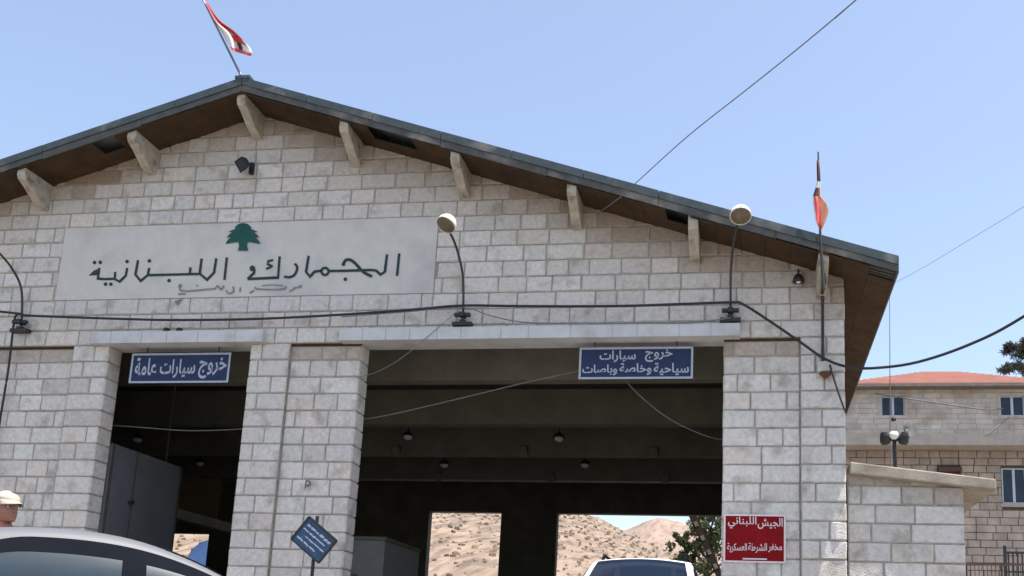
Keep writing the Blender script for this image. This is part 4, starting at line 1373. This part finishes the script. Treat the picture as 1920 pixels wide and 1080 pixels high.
for i in range(7):
    r_ = i / 6
    G.append([(0.02 + (0.095 + 0.075 * r_ * math.cos(a) ** 0.8 if math.cos(a) > 0 else 0.095) * max(0.15, math.cos(a)) + 0.0, 0.088 * math.sin(a) * (1 + 0.02 * r_), HZ + HH * 0.705 - 0.022 * r_ - 0.02 * abs(math.sin(a)) * r_) for a in [lerp(-1.25, 1.25, k / 14) for k in range(15)]])
br.grid(G); o = br.build('cap_brim', MT['cap'], pe, smooth=True, world=False); sd = o.modifiers.new('t', 'SOLIDIFY'); sd.thickness = 0.005
# shirt and trousers follow the body surface
_m = bpy.data.meshes.new('tmp'); _m.from_pydata(v_, [], f_); _m.update()
_n = [tuple(p.normal) for p in _m.vertices]; bpy.data.meshes.remove(_m)


def garment(name, keep, off, m):
    b = MB(); I = {}
    for q in f_:
        c = [sum(v_[k][i] for k in q) / len(q) for i in range(3)]
        if not keep(*c): continue
        for k in q:
            if k not in I: I[k] = b.vert([v_[k][i] + _n[k][i] * off for i in range(3)])
        b.face([I[k] for k in q])
    b.build(name, m, pe, smooth=True, world=False)


garment('shirt', lambda x, y, z: (0.94 < z < 1.475 and (abs(y) < 0.205 or z > 1.20)), 0.014, MT['shirt'])
garment('trousers', lambda x, y, z: 0.07 < z < 1.0 and abs(y) < 0.215, 0.018, MT['trousers'])
for sg_ in (-1, 1):
    sv, se, sr = [], [], []
    q = V((-0.05, sg_ * 0.11, 0.05), 0.048); q2 = V((0.06, sg_ * 0.118, 0.045), (0.04, 0.048), q); V((0.19, sg_ * 0.125, 0.035), (0.03, 0.045), q2)
    b = MB(); add_vf(b, *skin_mesh(sv, se, sr, 2)); b.build('shoe', MT['shoe'], pe, smooth=True, world=False)

# ------------------------------------------------------------------ annex
an = thing('annex', 'low pale stone annex with a sloping concrete slab roof at the right of the hall', 'building', (2.4, 17, GZ))
AX1 = at(1808, 960, 16.2).x
az = lambda x: 3.83 - 0.10 * (x - XR)       # slab underside
b = MB()
AC = [3.95 - 0.306 * k + 0.0 for k in range(0, 13)][::-1]
AC = [ZL - 0.306 * k for k in range(7, 20)][::-1]
AC = [z for z in AC if z > 0.1]
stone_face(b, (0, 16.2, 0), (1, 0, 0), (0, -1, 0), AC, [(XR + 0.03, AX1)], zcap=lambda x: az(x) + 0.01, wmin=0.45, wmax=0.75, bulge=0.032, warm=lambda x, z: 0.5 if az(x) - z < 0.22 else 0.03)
stone_face(b, (AX1 - 0.004, 16.205, 0), (0, 1, 0), (1, 0, 0), AC, [(0, 5)], zcap=lambda x: az(AX1), wmin=0.45, wmax=0.75)
aw = b.build('wall', MT['stone'], an)
b = MB(); b.prism([(XR + 0.03, 16.214, 0.1), (AX1 - 0.018, 16.214, 0.1), (AX1 - 0.018, 16.214, az(AX1)), (XR + 0.03, 16.214, az(XR))], (0, 5, 0)); b.build('wall_core', MT['mortar'], aw)
b = MB(); xa, xb = XR + 0.06, 3.75
b.prism([(xa, 16.05, az(xa)), (xb, 16.05, az(xb) - 0.02), (xb, 16.05, az(xb) + 0.15), (xa, 16.05, az(xa) + 0.19)], (0, 5.6, 0))
o = b.build('roof_slab', MT['slab'], an); bv = o.modifiers.new('b', 'BEVEL'); bv.width = 0.02; bv.segments = 2

# camera post on the annex roof
cb = at(1679, 874, 16.4); cb.z = az(cb.x) + 0.15
top = at(1677, 822, 16.4)
t = thing('camera_post', 'short black post on the annex roof carrying two dark lamps and a grey dish', 'camera post', cb)
b = MB(); b.tube([cb, Vector((cb.x - 0.01, 16.4, top.z))], 0.032, 8); b.build('post', MT['black'], t)
for sg_ in (-1, 1):
    b = MB()
    q = at(1677 + sg_ * 18, 822, 16.35)
    b.lathe([(0.0, 0.11), (0.05, 0.105), (0.075, 0.05), (0.085, -0.06), (0.06, -0.10), (0, -0.11)], q, (0.15 * sg_, -0.3, 0.95), 14)
    b.bar(q, Vector((cb.x, 16.4, top.z - 0.03)), 0.05, 0.05)
    b.build('lamp_head', MT['black'], t, smooth=False)
b = MB(); q = at(1676, 816, 16.33); b.lathe([(0, 0.07), (0.06, 0.05), (0.085, 0), (0.06, -0.05), (0, -0.06)], q, (0, -0.6, 0.8), 14); b.build('camera_dome', MT['lightglass'], t, smooth=True)
b = MB(); q = at(1703, 806, 16.45); b.lathe([(0, 0.05), (0.07, 0.04), (0.12, 0.015), (0.155, -0.02), (0.15, -0.025), (0.07, 0.028), (0, 0.036)], q, (-0.75, 0.6, -0.2), 18); b.tube([q, Vector((cb.x, 16.4, top.z))], 0.015, 6)
b.build('dish', MT['dish'], t, smooth=True)
b = MB(); q = at(1671, 806, 16.35); q2 = at(1670, 786, 16.35); b.tube([q, q2], 0.014, 6); b.build('rod', MT['pinkrod'], t)
b = MB(); q = at(1675, 786, 16.35); b.lathe([(0, 0.05), (0.03, 0.04), (0.04, 0), (0.03, -0.03), (0, -0.04)], q, (1, 0, 0.2), 10); b.build('sensor', MT['black'], t)

a0 = at(1669, 790, 21); a1 = at(1668, 555, 21)
b = MB(); b.tube([Vector((a0.x, 21, 3.6)), a0, a1], [0.022, 0.012, 0.007], 6)
tag(b.build('antenna_mast', MT['greycable']), 'very thin upright antenna rod beside the right eave', 'antenna')
b = MB(); b.box(1.65, 3.6, 20.6, 21.4, GZ, 3.62)
tag(b.build('annex_shed', MT['stone' if False else 'concrete']), 'plain rear shed hidden behind the annex slab', 'shed') if False else None

# ------------------------------------------------------------------ house on the right
TZ = 3.30                                   # raised terrace the house stands on
b = MB(); b.box(3.9, 60, 33.6, 90, -0.3, TZ); tag(b.build('terrace', MT['asphalt']), kind='structure')
HY = 48.0
ho = thing('stone_house', 'two storey tan stone house with a low red tiled hip roof behind the annex', 'house', (9, 52, TZ))
hx0, hx1 = 4.35, 13.9
ze = at(1700, 727, HY).z; zl = at(1700, 815, HY).z


def wall_with_holes(mb, x0, x1, y0, y1, z0, z1, holes):
    xs_ = sorted({x0, x1, *[h[0] for h in holes], *[h[1] for h in holes]})
    for a, b_ in zip(xs_, xs_[1:]):
        zz = [(h[2], h[3]) for h in holes if h[0] <= a + 1e-6 and h[1] >= b_ - 1e-6]
        cur = z0
        for (p, q) in sorted(zz):
            if p > cur: mb.box(a, b_, y0, y1, cur, p)
            cur = q
        if cur < z1: mb.box(a, b_, y0, y1, cur, z1)


def win(x0, x1, z0, z1, y, parent):
    f = MB(); w = 0.055
    f.box(x0, x1, y + 0.06, y + 0.13, z0, z0 + w); f.box(x0, x1, y + 0.06, y + 0.13, z1 - w, z1)
    f.box(x0, x0 + w, y + 0.06, y + 0.13, z0 + w, z1 - w); f.box(x1 - w, x1, y + 0.06, y + 0.13, z0 + w, z1 - w)
    m_ = (x0 + x1) / 2; f.box(m_ - 0.06, m_ + 0.06, y + 0.05, y + 0.12, z0 + w, z1 - w)
    o = f.build('window', MT['hframe'], parent)
    g_ = MB(); g_.box(x0 + w, m_ - 0.06, y + 0.09, y + 0.10, z0 + w, z1 - w); g_.box(m_ + 0.06, x1 - w, y + 0.09, y + 0.10, z0 + w, z1 - w)
    g_.build('pane', MT['hglass'], o)


UWIN = [(6.05, 7.15), (11.52, 12.62)]
wz0, wz1 = at(1674, 780, HY).z, at(1674, 743, HY).z
b = MB(); wall_with_holes(b, hx0, hx1, HY, HY + 0.3, zl, ze, [(a, c, wz0, wz1) for a, c in UWIN])
b.box(hx0, hx0 + 0.3, HY + 0.3, 58, zl, ze); b.box(hx1 - 0.3, hx1, HY + 0.3, 58, zl, ze); b.box(hx0 + 0.3, hx1 - 0.3, 57.7, 58, zl, ze); b.box(hx0 + 0.3, hx1 - 0.3, HY + 0.35, 57.65, zl + 0.02, zl + 0.1)
UC = [zl + (ze - zl) * k / 9 for k in range(10)]
b.col = (0.40, 0.345, 0.295); b.c = [b.col] * len(b.v); n0 = len(b.v)
stone_face(b, (0, HY - 0.012, 0), (1, 0, 0), (0, -1, 0), UC, [(hx0, hx1)], skip=[(a, c, wz0 - 0.04, wz1 + 0.04) for a, c in UWIN], wmin=0.5, wmax=0.9, bulge=0.010, joint=0.008, nx=4, nz=4)
b.c = b.c[:n0] + [(0.54 * c[0] / 0.60, 0.46 * c[1] / 0.555, 0.39 * c[2] / 0.505) for c in b.c[n0:]]
for a, c in UWIN:                           # dressed surround
    b.col = (0.50, 0.44, 0.38)
    b.box(a - 0.10, c + 0.10, HY - 0.035, HY - 0.001, wz0 - 0.12, wz0); b.box(a - 0.10, c + 0.10, HY - 0.035, HY - 0.001, wz1, wz1 + 0.12)
    b.box(a - 0.10, a, HY - 0.035, HY - 0.001, wz0, wz1); b.box(c, c + 0.10, HY - 0.035, HY - 0.001, wz0, wz1)
b.build('upper_wall', MT['hupper'], ho)
for a, c in UWIN: win(a, c, wz0, wz1, HY, ho)
b = MB(); b.box(hx0 - 0.2, hx1 + 0.2, HY - 0.25, HY + 1.5, zl - 0.55, zl - 0.002); o = b.build('ledge', MT['ledge'], ho)
LY = HY + 1.0
lwz0, lwz1 = at(1900, 944, LY).z, at(1900, 878, LY).z
LW = [(11.7, 12.78)]
s0, s1 = at(1758, 886, LY), at(1801, 878, LY)
b = MB()
b.box(hx0, hx1, LY + 0.32, LY + 0.5, TZ - 0.2, zl - 0.55)
b.box(hx0, hx0 + 0.3, LY + 0.51, 58, TZ - 0.2, zl - 0.6); b.box(hx1 - 0.3, hx1, LY + 0.51, 58, TZ - 0.2, zl - 0.6); b.box(hx0 + 0.31, hx1 - 0.31, 57.7, 58, TZ - 0.2, zl - 0.6)
C_ = [zl - 0.55 - 0.36 * k for k in range(31)][::-1]
C_ = [z for z in C_ if z > TZ - 0.1]


def spans_low(k):
    return [(hx0, hx1)]


stone_face(b, (0, LY, 0), (1, 0, 0), (0, -1, 0), C_, [(hx0, hx1)], skip=[(a - 0.02, c + 0.02, lwz0 - 0.18, lwz1 + 0.1) for a, c in LW] + [(s0.x, s1.x, s0.z - 0.05, s1.z + 0.05)],
           wmin=0.5, wmax=0.9, bulge=0.012, joint=0.012, nx=4, nz=4, warm=None)
b.c = [(0.41 * c[0] / 0.60, 0.325 * c[1] / 0.555, 0.26 * c[2] / 0.505) if c != (1, 1, 1) else (0.33, 0.255, 0.20) for c in b.c]
b.c = [c if c != (1, 1, 1) else (0.37, 0.27, 0.21) for c in b.c]
b.build('lower_wall', MT['hbrown'], ho)
b = MB(); b.box(hx0, hx1, LY + 0.02, LY + 0.3, zl - 0.6, zl - 0.55) if False else None
for a, c in LW:
    win(a, c, lwz0, lwz1, LY - 0.02, ho)
    b = MB(); b.box(a - 0.12, c + 0.12, LY - 0.10, LY + 0.05, lwz0 - 0.17, lwz0 - 0.03); b.build('sill', MT['ledge'], ho)
b = MB(); b.box(s0.x, s1.x, LY - 0.35, LY + 0.1, s0.z, s1.z); b.build('vent_hood', MT['iron'], ho)
# hip roof
b = MB()
ex0, ex1, ey0, ey1 = hx0 - 0.5, at(1792, 697, 53.5).x * 2 - (hx0 - 0.5) - 1.2, HY - 0.6, 58.6
rA = at(1735, 697, 53.5); rB = at(1790, 697, 53.5)
E_ = [(ex0, ey0, ze + 0.05), (14.6, ey0, ze + 0.05), (14.6, ey1, ze + 0.05), (ex0, ey1, ze + 0.05)]
for (q) in ((E_[0], E_[1], rB, rA), (E_[2], E_[3], rA, rB)):
    # tile courses as shallow steps
    n = 14
    for i in range(n):
        t0, t1 = i / n, (i + 1) / n
        l0 = Vector(q[0]).lerp(Vector(q[3]), t0); l1 = Vector(q[0]).lerp(Vector(q[3]), t1)
        r0 = Vector(q[1]).lerp(Vector(q[2]), t0); r1 = Vector(q[1]).lerp(Vector(q[2]), t1)
        up = Vector((0, 0, 0.05))
        b.poly([l0 + up, r0 + up, r1, l1]); b.poly([l0, r0, r0 + up, l0 + up])
b.poly([E_[1], E_[2], rB]); b.poly([E_[3], E_[0], rA])
ro = b.build('roof', MT['tile'], ho, recalc=False)
b = MB(); b.box(ex0, 14.6, ey0 - 0.03, ey1, ze - 0.10, ze + 0.045); b.build('eave_board', MT['gutter'], ro)
cable('house_cable', 'thin cable sagging across the upper wall of the stone house',
      [P_(1640, 738, 47.6), P_(1720, 750, 47.4), P_(1800, 762, 47.4), P_(1850, 768, 47.4), P_(1880, 766, 47.6)], 0.03, MT['greycable'])
cable('house_cable', 'short cable dropping from the right upper window of the stone house to its ledge',
      [P_(1892, 782, 47.8), P_(1880, 792, 47.6), P_(1862, 808, 47.5), P_(1848, 817, 47.5)], 0.03, MT['greycable'])

# railing by the house
rl_ = thing('iron_railing', 'low brown iron railing at the lower right edge beyond the annex', 'fence', (7.5, 34, TZ))
q0 = at(1812, 1058, 34); q1 = at(2050, 1060, 34)
b = MB(); b.bar(q0, q1, 0.06, 0.07); b.bar((q0.x, 34, TZ + 0.1), (q1.x, 34, TZ + 0.1), 0.05, 0.05); b.build('rail', MT['iron'], rl_)
x = q0.x
while x < q1.x:
    b = MB(); b.tube([(x, 34, TZ), (x, 34, q0.z)], 0.03, 6); b.build('post', MT['iron'], rl_); x += 1.1
b = MB(); x = q0.x
while x < q1.x:
    b.tube([(x, 34.0, TZ + 0.1), (x, 34.0, q0.z - 0.03)], 0.012, 5); x += 0.13
b.build('balusters', MT['iron'], rl_)
gq = at(1884, 1036, 38); gq1 = at(1960, 1064, 38)
t = thing('iron_gate', 'dark barred iron gate at the lower right corner behind the railing', 'gate', ((gq.x + gq1.x) / 2, 38, TZ))
b = MB(); b.bar((gq.x, 38, gq.z), (gq1.x, 38, gq.z), 0.08, 0.08); b.bar((gq.x, 38, gq.z - 0.7), (gq1.x, 38, gq.z - 0.7), 0.06, 0.06); b.bar((gq.x, 38, TZ), (gq.x, 38, gq.z + 0.25), 0.1, 0.1, (0, 1, 0)); b.bar((gq1.x, 38, TZ), (gq1.x, 38, gq.z + 0.25), 0.1, 0.1, (0, 1, 0))
b.build('frame', MT['black'], t)
b = MB(); x = gq.x + 0.12
while x < gq1.x - 0.05: b.tube([(x, 38, TZ + 0.1), (x, 38, gq.z)], 0.03, 5); x += 0.16
b.build('bars', MT['black'], t)


# ------------------------------------------------------------------ trees
def leaf_quads(mb, c, rad, n, size, flat=1.0, needle=False):
    for _ in range(n):
        d = Vector((random.gauss(0, 1), random.gauss(0, 1), random.gauss(0, 1) * flat))
        d = d.normalized() * (random.random() ** 0.45) * rad
        d.z *= flat
        p = Vector(c) + d
        a = Vector((random.gauss(0, 1), random.gauss(0, 1), random.gauss(0, 1))).normalized()
        u = a.cross(Vector((random.gauss(0, 1), random.gauss(0, 1), random.gauss(0, 1)))).normalized()
        w = a.cross(u)
        s_ = size * random.uniform(0.6, 1.3)
        if needle:
            mb.poly([p - u * s_ * 1.4 - w * s_ * 0.10, p + u * s_ * 1.4 - w * s_ * 0.10, p + u * s_ * 1.4 + w * s_ * 0.10, p - u * s_ * 1.4 + w * s_ * 0.10])
        else:
            mb.poly([p - u * s_, p + w * s_ * 0.45, p + u * s_, p - w * s_ * 0.45])


# pine at the right edge
pc = at(1975, 690, 60)
t = thing('pine_tree', 'dark pine whose branches enter at the right edge above the red roof', 'tree', (pc.x, 60, GZ))
b = MB(); trunk = [(pc.x, 60, GZ - 0.2), (pc.x + 0.2, 60, 8), (pc.x, 60.1, 14), (pc.x + 0.15, 60, 20.5), (pc.x, 60, 24)]
b.tube(trunk, [0.38, 0.33, 0.26, 0.16, 0.05], 10)
cr = MB()
for (px, py, rr) in ((1905, 655, 0.62), (1925, 662, 0.8), (1945, 650, 0.9), (1898, 692, 0.62), (1920, 694, 0.75), (1945, 698, 0.9), (1890, 690, 0.35), (1893, 650, 0.3), (1930, 640, 0.45), (1960, 610, 0.9), (1985, 575, 1.0), (2010, 640, 1.1), (2020, 690, 1.2), (2035, 600, 1.0), (1975, 720, 0.9), (1990, 540, 0.7), (1980, 650, 1.0)):
    c = at(px, py, 60 + random.uniform(-1.2, 1.2))
    b.tube([(pc.x + 0.1, 60, c.z - 0.4), ((pc.x + c.x) / 2, (60 + c.y) / 2, c.z - 0.1), c], [0.09, 0.06, 0.02], 6)
    for _ in range(7):
        dd = Vector((random.gauss(0, 0.45) * rr, random.gauss(0, 0.45) * rr, random.gauss(0, 0.22) * rr))
        leaf_quads(cr, c + dd, 0.42 * rr, 55, 0.17, 0.6, True)
b.build('trunk', MT['bark'], t, smooth=True); cr.build('crown', MT['needles'], t, recalc=False)

# leafy tree behind the right rear opening
tc_ = at(1330, 1010, 42)
t = thing('olive_tree', 'dusty green leafy tree behind the right rear opening', 'tree', (tc_.x, 42, GZ))
b = MB(); b.tube([(tc_.x, 42, GZ - 0.2), (tc_.x + 0.1, 42, 2.6), (tc_.x - 0.1, 42, 4.4), (tc_.x, 42, 6.5)], [0.22, 0.18, 0.12, 0.05], 9)
cr = MB()
for (px, py, rr) in ((1300, 985, 0.6), (1285, 1025, 0.55), (1295, 1045, 0.55), (1325, 1000, 0.7), (1345, 985, 0.7), (1340, 1030, 0.7), (1365, 1010, 0.8), (1380, 980, 0.8), (1315, 975, 0.45), (1350, 955, 0.6), (1380, 1040, 0.8), (1320, 1055, 0.5), (1280, 1010, 0.3)):
    c = at(px, py, 42 + random.uniform(-0.7, 0.7))
    b.tube([(tc_.x, 42, c.z - 0.9), ((tc_.x + c.x) / 2, (42 + c.y) / 2, c.z - 0.35), c], [0.06, 0.04, 0.015], 5)
    for _ in range(6):
        leaf_quads(cr, c + Vector((random.gauss(0, 0.5) * rr, random.gauss(0, 0.5) * rr, random.gauss(0, 0.4) * rr)), 0.46 * rr, 75, 0.10)
b.build('trunk', MT['bark'], t, smooth=True); cr.build('crown', MT['leaves'], t, recalc=False)
